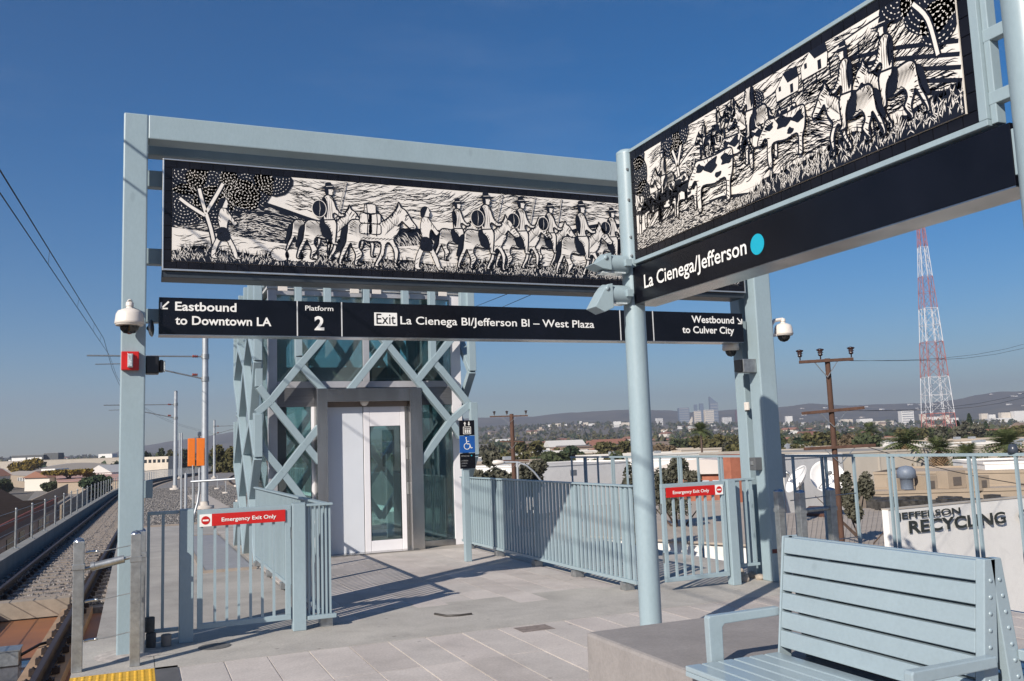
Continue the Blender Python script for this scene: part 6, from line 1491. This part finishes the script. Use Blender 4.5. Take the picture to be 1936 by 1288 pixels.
tower_block(1283, 1303, 771, 4000, GT, 'broad blue grey glass tower at the left of the skyscraper cluster', group=GRP, winM=WB)
tower_block(1299, 1309, 788, 3950, PT, 'low pinkish tower in front of the broad glass one', group=GRP, slant=40)
tower_block(1312, 1318, 765, 4080, GT, 'thin dark tower behind the two pale ones', group=GRP); tower_block(1322, 1330, 763, 4080, GT, 'tallest thin tower rising behind the palm', group=GRP)
tower_block(1313, 1325, 777, 3920, PT, 'cream banded tower left of the palm crown', group=GRP, winM=WB); tower_block(1332, 1349, 775, 3920, PT, 'bright cream tower right of the palm crown', group=GRP, winM=WB)
tower_block(1342, 1357, 762, 4060, GT, 'tall blue grey tower behind the bright cream one', group=GRP, slant=-30, winM=WB); tower_block(1367, 1383, 789, 3900, WT, 'low white office block right of the skyscrapers', group=GRP, winM=WB)
tower_block(1391, 1402, 776, 3900, mat('dark_red_tower', (.12, .07, .08), .6), 'dark narrow tower next to the portal post', group=GRP)
tower_block(1240, 1253, 791, 3800, WT, 'white block at the left foot of the cluster by the round pole', group=GRP, winM=WB)
tower_block(1704, 1727, 777, 2600, WT, 'single bright white slab block on the plain left of the tower', winM=WB, rows=7)
GR2 = 'pale apartment blocks on the plain'
for i, (x0, x1, yt_) in enumerate(((1032, 1042, 803), (1045, 1060, 801), (1062, 1072, 802), (1073, 1080, 804), (1092, 1100, 797), (1103, 1112, 799), (1113, 1124, 801), (1145, 1160, 803), (1160, 1174, 797), (1176, 1190, 799), (1486, 1498, 787), (1590, 1612, 793), (1625, 1650, 792), (1740, 1750, 783), (1757, 1780, 788), (1782, 1795, 785), (1798, 1812, 790), (1855, 1868, 782), (1870, 1882, 784), (1893, 1910, 780), (1918, 1940, 777), (1655, 1690, 796), (1880, 1930, 790))):
    tower_block(x0, x1, yt_, 3300-i*20, (WT, PT)[i % 2], ('white' if i % 2 == 0 else 'cream')+' low block in the hazy middle distance', group=GR2, name='apartment_block')
# traffic and street to the left, seen past the portal post
st_ = MB().prism([G(262, 893, GZ+.06), G(345, 889, GZ+.06), G(338, 872, GZ+.06), G(318, 872, GZ+.06)], (0,0,.02)).build('street', mat('street_asphalt', (.055, .055, .058), .9)); tag(st_, kind='structure')
cm = [mat('car_'+a, c_, .3, vary=.02) for a, c_ in (('white', (.6,.6,.6)), ('grey', (.2,.2,.21)), ('black', (.02,.02,.02)), ('red', (.35,.02,.02)), ('silver', (.4,.41,.42)))]
cw = mat('car_glass', (.02,.025,.03), .1)
for i in range(26):
    v_ = rh.random(); D = 230+v_*500; px_ = 272+rh.random()*62*(1-.25*v_)+v_*10; q_ = PD(px_, 850, D); k = rh.randrange(5)
    e = empty('distant_car', (q_.x, q_.y, terr(q_.x, q_.y)), 'tiny %s car in the traffic beyond the left portal post' % ('white', 'grey', 'black', 'red', 'silver')[k], 'car', 'cars in the distant street')
    e.rotation_euler = (0, 0, rh.choice((0, .1))); 
    MB().prism([(-.9, -2.2, .3), (-.9, 2.2, .3), (-.9, 2.2, .8), (-.9, 1.2, .95), (-.9, -1.9, 1.0), (-.9, -2.2, .85)], (1.8, 0, 0)).build('body', cm[k], e, world=False)
    MB().prism([(-.8, .9, .96), (-.8, .3, 1.45), (-.8, -1.2, 1.45), (-.8, -1.8, .98)], (1.6, 0, 0)).build('cabin', cw, e, world=False)
for i, (px_, yt_, fi) in enumerate(((300, 845, 0), (282, 850, 2), (322, 848, 1), (345, 846, 0), (410, 850, 2))):
    tree_px(px_, yt_, 26, 420, fi, ('tree above the distant traffic, %s' % ('leftmost', 'darkest', 'olive one near the pole', 'behind the catenary poles', 'right of the orange box')[i]), 200+i, n=900, leaf=.9, crown=.9)
a_ = PD(268, 858, 380); b2 = PD(318, 856, 380); Bq, tq, nq = bld('street_shop_row', a_, b2, 14, a_.z-1.5, GZ, CREAMW, WHITEW, 'cream shop row beyond the traffic right of the portal post', para=0)
for i in range(6): wall_box(Bq, a_, tq, nq, 1+i*1.9, 2.2+i*1.9, a_.z-4.0, a_.z-2.6, 'window', DKWIN)
